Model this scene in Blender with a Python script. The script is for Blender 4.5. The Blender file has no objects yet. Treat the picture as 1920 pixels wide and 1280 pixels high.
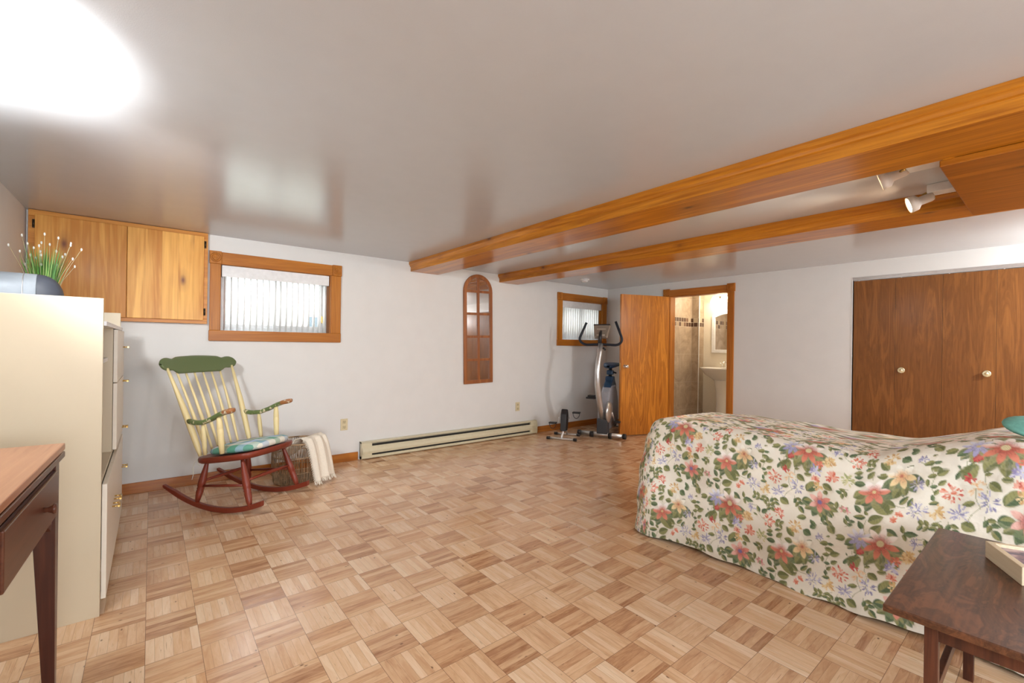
import bpy, bmesh, math, random
import numpy as np
from mathutils import Vector, Matrix
random.seed(7)
PI = math.pi
R = math.radians
SC = bpy.context.scene
COL = SC.collection

# ------------------------------------------------------------------ camera
H = 1.22
FPX, CY = 838.0, 646.5
PSI, ROLL = R(51.1), R(0.8)
fw = Vector((math.cos(PSI), math.sin(PSI), 0))
rt = Vector((math.sin(PSI), -math.cos(PSI), 0))
up = Vector((0, 0, 1))
rc = rt * math.cos(ROLL) + up * math.sin(ROLL)
uc = up * math.cos(ROLL) - rt * math.sin(ROLL)
cd = bpy.data.cameras.new('camera')
cam = bpy.data.objects.new('camera', cd)
COL.objects.link(cam)
cd.sensor_width = 36.0
cd.lens = FPX / 1920 * 36.0
cd.shift_y = (CY - 640) / 1920
cd.clip_start = 0.05
m = Matrix.Identity(4)
for i in range(3):
    m[i][0], m[i][1], m[i][2] = rc[i], uc[i], -fw[i]
m[0][3], m[1][3], m[2][3] = 0, 0, H
cam.matrix_world = m
SC.camera = cam

# ------------------------------------------------------------------ colour management, world
SC.view_settings.view_transform = 'Standard'
SC.view_settings.look = 'None'
SC.view_settings.gamma = 1.0
SC.view_settings.exposure = 0.61
SC.view_settings.use_curve_mapping = False
w = bpy.data.worlds.new('world')
SC.world = w
w.use_nodes = True
bg = w.node_tree.nodes['Background']
bg.inputs[0].default_value = (0.86, 0.93, 1.0, 1)
bg.inputs[1].default_value = 5.5

# ------------------------------------------------------------------ main lights
def aim(o, loc, tgt):
    o.location = loc
    o.rotation_euler = (Vector(tgt) - Vector(loc)).to_track_quat('-Z', 'Y').to_euler()

def spot(name, loc, tgt, power, ang, blend=0.5, col=(1, 1, 1), rad=0.05):
    d = bpy.data.lights.new(name, 'SPOT')
    d.energy = power; d.spot_size = R(ang); d.spot_blend = blend; d.color = col; d.shadow_soft_size = rad
    o = bpy.data.objects.new(name, d); COL.objects.link(o); aim(o, loc, tgt)
    return o

def area(name, loc, tgt, power, sx, sy, col=(1, 1, 1)):
    d = bpy.data.lights.new(name, 'AREA')
    d.shape = 'RECTANGLE'; d.size = sx; d.size_y = sy; d.energy = power; d.color = col
    o = bpy.data.objects.new(name, d); COL.objects.link(o); aim(o, loc, tgt)
    return o

# lamps just outside the frame: near the ceiling at the left wall, and by the closet corner at the right
def point(name, loc, power, col=(1, 1, 1), rad=0.05):
    d = bpy.data.lights.new(name, 'POINT')
    d.energy = power; d.color = col; d.shadow_soft_size = rad
    o = bpy.data.objects.new(name, d); COL.objects.link(o); o.location = loc
    return o
point('ceiling_lamp_left', (-0.56, 2.0, 2.0), 9, (0.97, 0.985, 1.0), .10)
spot('shadow_spot_left', (-0.56, 2.0, 2.0), (1.4, 4.6, 1.0), 62, 66, .45, (0.97, 0.985, 1.0), .09)  # added to strengthen the wall shadows, its cone sparing the cream panel
spot('uplight_left', (-0.50, 1.45, 1.05), (-0.56, 2.02, 2.134), 250, 54, 1.0, (0.95, 0.98, 1.0))
point('ceiling_lamp_right', (5.22, -0.75, 1.82), 72, (0.97, 0.985, 1.0), .045)
# soft fill added behind the camera; no window is known there
area('rear_fill', (0.7, -2.6, 1.45), (2.3, 1.2, 0.3), 55, 2.2, 0.9, (0.86, 0.93, 1.0))

# ------------------------------------------------------------------ node helpers
def newmat(name):
    mt = bpy.data.materials.new(name)
    mt.use_nodes = True
    nt = mt.node_tree
    b = nt.nodes['Principled BSDF']
    return mt, nt, b

def nd(nt, t, **kw):
    n = nt.nodes.new(t)
    for k, v in kw.items():
        if k == 'inp':
            for a, c in v.items(): n.inputs[a].default_value = c
        else: setattr(n, k, v)
    return n

def lk(nt, a, b): nt.links.new(a, b)

def mth(nt, op, a, b=None, c=None):
    n = nt.nodes.new('ShaderNodeMath'); n.operation = op
    for i, v in enumerate((a, b, c)):
        if v is None: continue
        if isinstance(v, (int, float)): n.inputs[i].default_value = v
        else: nt.links.new(v, n.inputs[i])
    return n.outputs[0]

def ramp(nt, fac, stops, interp='LINEAR'):
    n = nt.nodes.new('ShaderNodeValToRGB')
    n.color_ramp.interpolation = interp
    e = n.color_ramp.elements
    while len(e) < len(stops): e.new(0.5)
    for i, (p, c) in enumerate(stops):
        e[i].position = p; e[i].color = (*c, 1) if len(c) == 3 else c
    nt.links.new(fac, n.inputs[0])
    return n.outputs[0]

def mix(nt, fac, a, b, mode='MIX'):
    n = nt.nodes.new('ShaderNodeMix'); n.data_type = 'RGBA'; n.blend_type = mode
    if isinstance(fac, (int, float)): n.inputs[0].default_value = fac
    else: nt.links.new(fac, n.inputs[0])
    for i, v in ((6, a), (7, b)):
        if isinstance(v, tuple): n.inputs[i].default_value = (*v, 1) if len(v) == 3 else v
        else: nt.links.new(v, n.inputs[i])
    return n.outputs[2]

def bump(nt, b, height, strength=0.2, dist=0.01):
    n = nt.nodes.new('ShaderNodeBump')
    n.inputs['Strength'].default_value = strength; n.inputs['Distance'].default_value = dist
    nt.links.new(height, n.inputs['Height']); nt.links.new(n.outputs[0], b.inputs['Normal'])

def plain(name, col, rough=0.5, metal=0.0, spec=0.5, noise=0.05, scale=30, bmp=0.0, coat=0.0):
    mt, nt, b = newmat(name)
    tc = nd(nt, 'ShaderNodeTexCoord')
    no = nd(nt, 'ShaderNodeTexNoise', inp={'Scale': scale, 'Detail': 4})
    lk(nt, tc.outputs['Object'], no.inputs['Vector'])
    c1 = tuple(max(0, x * (1 - noise)) for x in col); c2 = tuple(min(1, x * (1 + noise)) for x in col)
    lk(nt, ramp(nt, no.outputs[0], [(0.3, c1), (0.7, c2)]), b.inputs['Base Color'])
    b.inputs['Roughness'].default_value = rough
    b.inputs['Metallic'].default_value = metal
    b.inputs['Specular IOR Level'].default_value = spec
    b.inputs['Coat Weight'].default_value = coat
    if bmp: bump(nt, b, no.outputs[0], bmp, 0.003)
    return mt

def wood(name, dark, light, axis=0, scale=10.0, rough=0.35, knots=0.0, plank=0.0, paxis=1, fig=0.5, coat=0.0, knotcol=(0.12, 0.04, 0.015), stretch=0.06, gamma=(0.33, 0.70), kscale=2.2, spec=0.3, kflat=None):
    """grain runs along `axis` (object coordinates)"""
    mt, nt, b = newmat(name)
    tc = nd(nt, 'ShaderNodeTexCoord')
    co = tc.outputs['Object']
    sep = nd(nt, 'ShaderNodeSeparateXYZ'); lk(nt, co, sep.inputs[0])
    off = None
    if plank:
        pid = mth(nt, 'FLOOR', mth(nt, 'DIVIDE', sep.outputs[paxis], plank))
        wn = nd(nt, 'ShaderNodeTexWhiteNoise', noise_dimensions='1D'); lk(nt, pid, wn.inputs['W'])
        off = wn.outputs['Value']
        cb = nd(nt, 'ShaderNodeCombineXYZ')
        for i in range(3): lk(nt, mth(nt, 'MULTIPLY', off, 7.3 + i), cb.inputs[i])
        va = nd(nt, 'ShaderNodeVectorMath', operation='ADD'); lk(nt, co, va.inputs[0]); lk(nt, cb.outputs[0], va.inputs[1])
        co = va.outputs[0]
    mp = nd(nt, 'ShaderNodeMapping')
    s = [scale] * 3; s[axis] = scale * stretch
    mp.inputs['Scale'].default_value = s
    lk(nt, co, mp.inputs[0])
    n1 = nd(nt, 'ShaderNodeTexNoise', inp={'Scale': 1.0, 'Detail': 5, 'Roughness': 0.6, 'Distortion': fig})
    lk(nt, mp.outputs[0], n1.inputs['Vector'])
    rings = mth(nt, 'SINE', mth(nt, 'MULTIPLY', n1.outputs[0], 34.0))
    mp2 = nd(nt, 'ShaderNodeMapping')
    s = [scale * 9] * 3; s[axis] = scale * 0.35
    mp2.inputs['Scale'].default_value = s
    lk(nt, co, mp2.inputs[0])
    n2 = nd(nt, 'ShaderNodeTexNoise', inp={'Scale': 1.0, 'Detail': 3})
    lk(nt, mp2.outputs[0], n2.inputs['Vector'])
    f = mth(nt, 'ADD', mth(nt, 'MULTIPLY', n1.outputs[0], 0.62), mth(nt, 'ADD', mth(nt, 'MULTIPLY', rings, 0.07), mth(nt, 'MULTIPLY', n2.outputs[0], 0.38)))
    if off is not None: f = mth(nt, 'ADD', f, mth(nt, 'MULTIPLY', mth(nt, 'SUBTRACT', off, 0.5), 0.28))
    c = ramp(nt, f, [(gamma[0], dark), (gamma[1], light)])
    if knots:
        mp3 = nd(nt, 'ShaderNodeMapping'); s = [kscale * 1.6] * 3; s[axis] = kscale * 0.75
        if kflat is not None: s[kflat] = 0.01
        mp3.inputs['Scale'].default_value = s; mp3.inputs['Location'].default_value = (0.37, 0.11, 0.23)
        lk(nt, co, mp3.inputs[0])
        vo = nd(nt, 'ShaderNodeTexVoronoi', inp={'Scale': 1.0, 'Randomness': 1.0}); lk(nt, mp3.outputs[0], vo.inputs['Vector'])
        k = ramp(nt, mth(nt, 'ADD', vo.outputs['Distance'], mth(nt, 'MULTIPLY', n2.outputs[0], 0.02)), [(0.03 * knots, (1, 1, 1)), (0.06 * knots, (0.6, 0.6, 0.6)), (0.10 * knots, (0.22, 0.22, 0.22)), (0.2 * knots, (0, 0, 0))])
        c = mix(nt, k, c, knotcol)
    if plank:
        fr = mth(nt, 'FRACT', mth(nt, 'DIVIDE', sep.outputs[paxis], plank))
        ln = mth(nt, 'LESS_THAN', mth(nt, 'ABSOLUTE', mth(nt, 'SUBTRACT', fr, 0.5)), 0.4965)
        c = mix(nt, mth(nt, 'SUBTRACT', 1.0, ln), c, tuple(x * 0.55 for x in dark))
    lk(nt, c, b.inputs['Base Color'])
    b.inputs['Roughness'].default_value = rough
    b.inputs['Specular IOR Level'].default_value = spec
    b.inputs['Coat Weight'].default_value = coat * .6
    b.inputs['Coat Roughness'].default_value = 0.15
    bump(nt, b, n2.outputs[0], 0.06, 0.002)
    return mt

# ------------------------------------------------------------------ mesh helpers
class MB:
    def __init__(s, mtx=None):
        s.v = []; s.f = []; s.m = mtx; s.sm = []
    def add(s, vs, fs, smooth=False):
        o = len(s.v)
        s.v += [tuple(v) for v in vs]
        s.f += [tuple(i + o for i in f) for f in fs]
        s.sm += [smooth] * len(fs)
        return s
    def box(s, x0, x1, y0, y1, z0, z1, b=0.0):
        x0, x1 = sorted((x0, x1)); y0, y1 = sorted((y0, y1)); z0, z1 = sorted((z0, z1))
        b = min(b, (x1 - x0) * .45, (y1 - y0) * .45, (z1 - z0) * .45)
        if b <= 0:
            vs = [(x, y, z) for x in (x0, x1) for y in (y0, y1) for z in (z0, z1)]
            return s.add(vs, [(0, 1, 3, 2), (4, 6, 7, 5), (0, 4, 5, 1), (2, 3, 7, 6), (0, 2, 6, 4), (1, 5, 7, 3)])
        bm = bmesh.new()
        bmesh.ops.create_cube(bm, size=1)
        for v in bm.verts:
            v.co = Vector(((x0 + x1) / 2 + v.co.x * (x1 - x0), (y0 + y1) / 2 + v.co.y * (y1 - y0), (z0 + z1) / 2 + v.co.z * (z1 - z0)))
        bmesh.ops.bevel(bm, geom=bm.edges[:] + bm.verts[:], offset=b, segments=2, affect='EDGES', profile=0.5)
        bm.verts.ensure_lookup_table()
        s.add([v.co[:] for v in bm.verts], [[v.index for v in f.verts] for f in bm.faces])
        bm.free()
        return s
    def tube(s, pts, rad, n=12, cap=True, sx=1.0, upv=(0, 0, 1), smooth=True):
        pts = [Vector(p) for p in pts]
        if not isinstance(rad, (list, tuple)): rad = [rad] * len(pts)
        rings = []; prev = None
        vs = []
        for i, p in enumerate(pts):
            a = pts[max(0, i - 1)]; c = pts[min(len(pts) - 1, i + 1)]
            t = (c - a).normalized()
            u = Vector(upv)
            if prev is not None: u = prev
            if abs(t.dot(u)) > 0.98 and prev is None: u = Vector((1, 0, 0))
            x = t.cross(u).normalized(); y = x.cross(t).normalized()
            prev = y
            r = rad[i]
            ra, rb = (r if isinstance(r, (int, float)) else r[0]) , (r if isinstance(r, (int, float)) else r[1])
            for k in range(n):
                an = 2 * PI * k / n
                vs.append(p + x * (math.cos(an) * ra * sx) + y * (math.sin(an) * rb))
        fs = []
        for i in range(len(pts) - 1):
            for k in range(n):
                k2 = (k + 1) % n
                fs.append((i * n + k, i * n + k2, (i + 1) * n + k2, (i + 1) * n + k))
        s.add(vs, fs, smooth)
        if cap:
            o = len(s.v) - len(vs)
            s.f.append(tuple(o + k for k in range(n))[::-1]); s.sm.append(False)
            s.f.append(tuple(o + (len(pts) - 1) * n + k for k in range(n))); s.sm.append(False)
        return s
    def lathe(s, prof, c=(0, 0, 0), axis=(0, 0, 1), n=24, smooth=True):
        ax = Vector(axis).normalized()
        t = Vector((1, 0, 0)) if abs(ax.x) < 0.9 else Vector((0, 1, 0))
        x = ax.cross(t).normalized(); y = ax.cross(x)
        vs = []
        for r, h in prof:
            for k in range(n):
                a = 2 * PI * k / n
                vs.append(Vector(c) + ax * h + x * (math.cos(a) * r) + y * (math.sin(a) * r))
        fs = [(i * n + k, i * n + (k + 1) % n, (i + 1) * n + (k + 1) % n, (i + 1) * n + k) for i in range(len(prof) - 1) for k in range(n)]
        s.add(vs, fs, smooth)
        o = len(s.v) - len(vs)
        s.f.append(tuple(o + k for k in range(n))[::-1]); s.sm.append(False)
        s.f.append(tuple(o + (len(prof) - 1) * n + k for k in range(n))); s.sm.append(False)
        return s
    def prism(s, poly, plane, d0, d1, smooth=False):
        """poly 2D; plane 'xy','xz','yz' ; extruded along the remaining axis d0..d1"""
        def P(a, b, d):
            return {'xy': (a, b, d), 'xz': (a, d, b), 'yz': (d, a, b)}[plane]
        n = len(poly)
        vs = [P(a, b, d0) for a, b in poly] + [P(a, b, d1) for a, b in poly]
        fs = [(i, (i + 1) % n, n + (i + 1) % n, n + i) for i in range(n)]
        s.add(vs, fs, smooth)
        o = len(s.v) - 2 * n
        s.f.append(tuple(o + i for i in range(n))[::-1]); s.sm.append(False)
        s.f.append(tuple(o + n + i for i in range(n))); s.sm.append(False)
        return s
    def grid(s, fn, nu, nv, smooth=True, closeu=False):
        vs = [fn(i, j) for i in range(nu) for j in range(nv)]
        fs = []
        for i in range(nu if closeu else nu - 1):
            for j in range(nv - 1):
                i2 = (i + 1) % nu
                fs.append((i * nv + j, i2 * nv + j, i2 * nv + j + 1, i * nv + j + 1))
        return s.add(vs, fs, smooth)
    def sphere(s, c, rx, ry=None, rz=None, n=12, mm=8):
        ry = rx if ry is None else ry; rz = rx if rz is None else rz
        prof = [(max(1e-4, math.sin(PI * i / mm)), -math.cos(PI * i / mm)) for i in range(mm + 1)]
        vs = []
        for r, h in prof:
            for k in range(n):
                a = 2 * PI * k / n
                vs.append((c[0] + math.cos(a) * r * rx, c[1] + math.sin(a) * r * ry, c[2] + h * rz))
        fs = [(i * n + k, i * n + (k + 1) % n, (i + 1) * n + (k + 1) % n, (i + 1) * n + k) for i in range(mm) for k in range(n)]
        return s.add(vs, fs, True)
    def build(s, name, mat, parent=None, bevel=0.0, subsurf=0, label=None, solid=0.0):
        me = bpy.data.meshes.new(name)
        vs = s.v
        if s.m is not None: vs = [tuple(s.m @ Vector(v)) for v in vs]
        me.from_pydata(vs, [], s.f)
        me.polygons.foreach_set('use_smooth', s.sm)
        bm = bmesh.new(); bm.from_mesh(me); bmesh.ops.recalc_face_normals(bm, faces=bm.faces[:]); bm.to_mesh(me); bm.free()
        me.update()
        if mat: me.materials.append(mat)
        o = bpy.data.objects.new(name, me)
        COL.objects.link(o)
        if parent is not None: o.parent = parent
        if solid:
            md = o.modifiers.new('thick', 'SOLIDIFY'); md.thickness = solid; md.offset = 0
        if bevel:
            md = o.modifiers.new('bevel', 'BEVEL'); md.width = bevel; md.segments = 2; md.limit_method = 'ANGLE'
        if subsurf:
            md = o.modifiers.new('sub', 'SUBSURF'); md.levels = subsurf; md.render_levels = subsurf
        if label: o['label'] = label
        return o

def tag(o, label, cat, group=None):
    o['label'] = label; o['category'] = cat
    if group: o['group'] = group
    return o

def thing(name, label, cat, loc=(0, 0, 0), rz=0, group=None, rot=None):
    o = bpy.data.objects.new(name, None); COL.objects.link(o)
    o.location = loc; o.rotation_euler = rot if rot else (0, 0, rz)
    o.empty_display_size = 0.1
    return tag(o, label, cat, group)

def struct(name, mb, mat, **kw):
    o = mb.build(name, mat, **kw)
    o['kind'] = 'structure'
    return o

def sroot(name, loc=(0, 0, 0), rz=0):
    o = bpy.data.objects.new(name, None); COL.objects.link(o)
    o.location = loc; o.rotation_euler = (0, 0, rz); o['kind'] = 'structure'
    return o

# ------------------------------------------------------------------ materials
WALL = plain('wall_paint', (0.75, 0.74, 0.715), 0.55, noise=0.015, scale=6, bmp=0.03)
CEIL = plain('ceiling_paint', (0.575, 0.595, 0.62), 0.20, noise=0.012, scale=8, spec=0.5, bmp=0.0)
_nt = CEIL.node_tree
_b = _nt.nodes['Principled BSDF']
_tc = nd(_nt, 'ShaderNodeTexCoord'); _n = nd(_nt, 'ShaderNodeTexNoise', inp={'Scale': 260, 'Detail': 2})
lk(_nt, _tc.outputs['Object'], _n.inputs['Vector']); bump(_nt, _b, _n.outputs[0], 0.12, 0.002)
WHITE = plain('white_trim', (0.82, 0.82, 0.82), 0.35)
PINE_X = wood('pine_across', (0.52, 0.18, 0.025), (0.74, 0.33, 0.06), 0, 9, 0.35, knots=0.6)
PINE_Y = wood('pine_beam', (0.34, 0.10, 0.005), (0.72, 0.285, 0.024), 1, 8, 0.28, knots=1.3, coat=0.35, kscale=4.0)
PINE_Z = wood('pine_upright', (0.34, 0.10, 0.010), (0.56, 0.20, 0.026), 2, 9, 0.35, knots=0.5)
PINE_DOOR = wood('knotty_pine_boards', (0.60, 0.235, 0.03), (0.98, 0.54, 0.13), 2, 7, 0.42, knots=1.15, plank=0.105, paxis=0, coat=0.1, kscale=2.6, kflat=1, knotcol=(0.2, 0.06, 0.02))
PINE_BASE = wood('baseboard_pine', (0.33, 0.095, 0.012), (0.52, 0.19, 0.032), 0, 8, 0.3, knots=0.5, coat=0.3)
PINE_BASEY = wood('baseboard_pine_side', (0.33, 0.095, 0.012), (0.52, 0.19, 0.032), 1, 8, 0.3, knots=0.5, coat=0.3)
LAUAN = wood('reddish_lauan', (0.125, 0.043, 0.011), (0.31, 0.122, 0.031), 2, 11, 0.38, gamma=(0.25, 0.78), fig=1.3, coat=0.1, stretch=0.1)
SLAB = wood('orange_lauan', (0.34, 0.092, 0.008), (0.78, 0.30, 0.036), 2, 7, 0.3, gamma=(0.28, 0.72), fig=1.6, coat=0.35, stretch=0.13)
WALNUT = wood('walnut_veneer', (0.05, 0.019, 0.009), (0.19, 0.072, 0.032), 0, 9, 0.3, fig=2.6, coat=0.25, stretch=0.3)
DARKW = wood('dark_walnut_frame', (0.05, 0.016, 0.010), (0.14, 0.045, 0.022), 2, 12, 0.32, coat=0.2)
MAHOG = wood('mahogany', (0.065, 0.019, 0.010), (0.15, 0.048, 0.023), 1, 10, 0.3, coat=0.4)
MAHOGZ = wood('mahogany_leg', (0.045, 0.012, 0.008), (0.10, 0.03, 0.016), 2, 10, 0.3, coat=0.4)
DESKTOP = wood('desk_top_wood', (0.40, 0.16, 0.075), (0.55, 0.26, 0.135), 1, 10, 0.28, coat=0.3)
MIRW = wood('mirror_frame_wood', (0.22, 0.065, 0.018), (0.42, 0.15, 0.045), 2, 12, 0.35)
CREAM = plain('cream_laminate', (0.60, 0.50, 0.35), 0.38, noise=0.02, scale=4)
CREAM_D = plain('cream_door_laminate', (0.78, 0.71, 0.60), 0.4, noise=0.02)
BRASS = plain('brass', (0.72, 0.50, 0.18), 0.25, metal=1.0)
DARKBR = plain('dark_bronze', (0.06, 0.045, 0.03), 0.35, metal=0.8)
ALMOND = plain('almond_plastic', (0.70, 0.60, 0.38), 0.4, noise=0.02)
HEAT = plain('almond_enamel', (0.66, 0.60, 0.42), 0.35, noise=0.03)
BLACK = plain('black_plastic', (0.015, 0.015, 0.018), 0.4)
DARKGAP = plain('dark_void', (0.02, 0.017, 0.014), 0.8)
GREYD = plain('dark_grey_plastic', (0.055, 0.065, 0.08), 0.4)
NAVY = plain('navy_plastic', (0.012, 0.045, 0.10), 0.4)
SILVER = plain('silver_paint', (0.62, 0.62, 0.62), 0.28, metal=0.8)
SILVERP = plain('silver_plastic', (0.42, 0.43, 0.47), 0.35, metal=0.3)
TAUPE = plain('bronze_grey_plastic', (0.30, 0.25, 0.20), 0.35, metal=0.3)
CHROME = plain('chrome', (0.85, 0.85, 0.85), 0.12, metal=1.0)
PORC = plain('porcelain', (0.90, 0.87, 0.82), 0.12, noise=0.01)
BATHW = plain('bathroom_paint', (0.84, 0.76, 0.62), 0.55, noise=0.015)
BROWN_ENAMEL = plain('white_enamel', (0.75, 0.66, 0.58), 0.4)

def glass_mat():
    mt, nt, b = newmat('window_glass')
    b.inputs['Base Color'].default_value = (0.95, 0.98, 1, 1)
    tr = nd(nt, 'ShaderNodeBsdfTransparent'); gl = nd(nt, 'ShaderNodeBsdfGlossy', inp={'Roughness': 0.02})
    mx = nd(nt, 'ShaderNodeMixShader'); mx.inputs[0].default_value = 0.08
    lk(nt, tr.outputs[0], mx.inputs[1]); lk(nt, gl.outputs[0], mx.inputs[2])
    lk(nt, mx.outputs[0], nt.nodes['Material Output'].inputs[0])
    return mt
GLASS = glass_mat()
MIRROR = plain('mirror_glass', (0.80, 0.78, 0.76), 0.03, metal=1.0, noise=0.0)

def emis(name, col, st):
    mt, nt, b = newmat(name)
    b.inputs['Base Color'].default_value = (*col, 1)
    b.inputs['Emission Color'].default_value = (*col, 1); b.inputs['Emission Strength'].default_value = st
    return mt

def parquet():
    mt, nt, b = newmat('mosaic_parquet')
    tc = nd(nt, 'ShaderNodeTexCoord'); sep = nd(nt, 'ShaderNodeSeparateXYZ'); lk(nt, tc.outputs['Object'], sep.inputs[0])
    S = 0.174
    u = mth(nt, 'DIVIDE', mth(nt, 'SUBTRACT', sep.outputs[0], 1.56), S)
    v = mth(nt, 'DIVIDE', mth(nt, 'SUBTRACT', sep.outputs[1], 1.462), S)
    iu = mth(nt, 'FLOOR', u); iv = mth(nt, 'FLOOR', v)
    fu = mth(nt, 'SUBTRACT', u, iu); fv = mth(nt, 'SUBTRACT', v, iv)
    par = mth(nt, 'ABSOLUTE', mth(nt, 'FLOORED_MODULO', mth(nt, 'ADD', iu, iv), 2.0)) if False else mth(nt, 'PINGPONG', mth(nt, 'ADD', iu, iv), 1.0)
    # parity 1 -> fingers along y (strips across u)
    def sel(a, c):   # parity ? a : c
        n = nd(nt, 'ShaderNodeMix'); n.data_type = 'FLOAT'
        lk(nt, par, n.inputs[0]); lk(nt, c, n.inputs[2]); lk(nt, a, n.inputs[3]); return n.outputs[0]
    NS = 6.0
    ac = mth(nt, 'MULTIPLY', sel(fu, fv), NS)
    al = sel(fv, fu)
    st = mth(nt, 'FLOOR', ac); fs = mth(nt, 'SUBTRACT', ac, st)
    cb = nd(nt, 'ShaderNodeCombineXYZ'); lk(nt, iu, cb.inputs[0]); lk(nt, iv, cb.inputs[1]); lk(nt, st, cb.inputs[2])
    wn = nd(nt, 'ShaderNodeTexWhiteNoise', noise_dimensions='3D'); lk(nt, cb.outputs[0], wn.inputs['Vector'])
    cb2 = nd(nt, 'ShaderNodeCombineXYZ'); lk(nt, iu, cb2.inputs[0]); lk(nt, iv, cb2.inputs[1])
    wn2 = nd(nt, 'ShaderNodeTexWhiteNoise', noise_dimensions='3D'); lk(nt, cb2.outputs[0], wn2.inputs['Vector'])
    # grain
    gx = mth(nt, 'ADD', mth(nt, 'MULTIPLY', ac, 1.6), mth(nt, 'MULTIPLY', wn.outputs['Value'], 57.0))
    gy = mth(nt, 'ADD', mth(nt, 'MULTIPLY', al, 1.5), mth(nt, 'MULTIPLY', wn.outputs['Value'], 31.0))
    cg = nd(nt, 'ShaderNodeCombineXYZ'); lk(nt, gx, cg.inputs[0]); lk(nt, gy, cg.inputs[1]); lk(nt, mth(nt, 'MULTIPLY', wn2.outputs['Value'], 19.0), cg.inputs[2])
    g = nd(nt, 'ShaderNodeTexNoise', inp={'Scale': 1.0, 'Detail': 5, 'Roughness': 0.62, 'Distortion': 0.6}); lk(nt, cg.outputs[0], g.inputs['Vector'])
    tone = mth(nt, 'ADD', mth(nt, 'MULTIPLY', wn.outputs['Value'], 0.33), mth(nt, 'ADD', mth(nt, 'MULTIPLY', g.outputs[0], 0.62), mth(nt, 'MULTIPLY', wn2.outputs['Value'], 0.10)))
    tone = mth(nt, 'ADD', tone, mth(nt, 'MULTIPLY', mth(nt, 'SUBTRACT', par, 0.25), 0.19))  # blocks with fingers along y coloured lighter, imitating their directional sheen
    c = ramp(nt, tone, [(0.20, (0.38, 0.17, 0.08)), (0.40, (0.62, 0.35, 0.185)), (0.64, (0.77, 0.50, 0.295)), (0.95, (0.88, 0.67, 0.46))])
    # dark mineral streaks
    g2v = nd(nt, 'ShaderNodeCombineXYZ'); lk(nt, mth(nt, 'MULTIPLY', gx, 1.9), g2v.inputs[0]); lk(nt, mth(nt, 'MULTIPLY', gy, 0.9), g2v.inputs[1])
    g2 = nd(nt, 'ShaderNodeTexNoise', inp={'Scale': 1.0, 'Detail': 3, 'Distortion': 1.0}); lk(nt, g2v.outputs[0], g2.inputs['Vector'])
    k = ramp(nt, g2.outputs[0], [(0.66, (0, 0, 0)), (0.78, (0.75, 0.75, 0.75))])
    c = mix(nt, k, c, (0.22, 0.08, 0.03))
    kv = nd(nt, 'ShaderNodeCombineXYZ'); lk(nt, mth(nt, 'ADD', mth(nt, 'MULTIPLY', ac, .50), mth(nt, 'MULTIPLY', wn.outputs['Value'], 23.0)), kv.inputs[0]); lk(nt, mth(nt, 'ADD', mth(nt, 'MULTIPLY', al, 1.6), mth(nt, 'MULTIPLY', wn2.outputs['Value'], 23.0)), kv.inputs[1])
    kn = nd(nt, 'ShaderNodeTexVoronoi', inp={'Scale': 1.0}); lk(nt, kv.outputs[0], kn.inputs['Vector'])
    kf = ramp(nt, kn.outputs['Distance'], [(0.03, (0.85, 0.85, 0.85)), (0.09, (0, 0, 0))])
    c = mix(nt, kf, c, (0.12, 0.045, 0.02))
    # joints
    e1 = mth(nt, 'ABSOLUTE', mth(nt, 'SUBTRACT', fs, 0.5))
    j1 = mth(nt, 'GREATER_THAN', e1, 0.478)
    j2 = mth(nt, 'GREATER_THAN', mth(nt, 'MAXIMUM', mth(nt, 'ABSOLUTE', mth(nt, 'SUBTRACT', fu, 0.5)), mth(nt, 'ABSOLUTE', mth(nt, 'SUBTRACT', fv, 0.5))), 0.494)
    c = mix(nt, mth(nt, 'MULTIPLY', j1, 0.42), c, (0.22, 0.10, 0.045))
    c = mix(nt, mth(nt, 'MULTIPLY', j2, 0.62), c, (0.13, 0.055, 0.025))
    lk(nt, c, b.inputs['Base Color'])
    b.inputs['Roughness'].default_value = 0.27
    lk(nt, mth(nt, 'ADD', 0.15, mth(nt, 'MULTIPLY', wn2.outputs['Value'], 0.13)), b.inputs['Roughness'])
    b.inputs['Specular IOR Level'].default_value = 0.55
    hh = mth(nt, 'ADD', mth(nt, 'MULTIPLY', wn.outputs['Value'], 0.35), mth(nt, 'SUBTRACT', mth(nt, 'MULTIPLY', g.outputs[0], 0.5), mth(nt, 'MULTIPLY', j2, 0.9)))
    bump(nt, b, hh, 0.10, 0.002)
    bn = [n for n in nt.nodes if n.type == 'BUMP'][0]
    # every block and finger sits at a very slightly different tilt
    def jit(col, amt):
        sb = nd(nt, 'ShaderNodeVectorMath', operation='SUBTRACT'); lk(nt, col, sb.inputs[0]); sb.inputs[1].default_value = (.5, .5, .5)
        sc_ = nd(nt, 'ShaderNodeVectorMath', operation='MULTIPLY'); lk(nt, sb.outputs[0], sc_.inputs[0]); sc_.inputs[1].default_value = (amt, amt, 0); return sc_.outputs[0]
    a1 = nd(nt, 'ShaderNodeVectorMath', operation='ADD'); lk(nt, jit(wn2.outputs['Color'], .05), a1.inputs[0]); lk(nt, jit(wn.outputs['Color'], .02), a1.inputs[1])
    a2 = nd(nt, 'ShaderNodeVectorMath', operation='ADD'); lk(nt, a1.outputs[0], a2.inputs[0]); lk(nt, bn.outputs[0], a2.inputs[1])
    nn = nd(nt, 'ShaderNodeVectorMath', operation='NORMALIZE'); lk(nt, a2.outputs[0], nn.inputs[0]); lk(nt, nn.outputs[0], b.inputs['Normal'])
    return mt
FLOOR = parquet()

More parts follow.
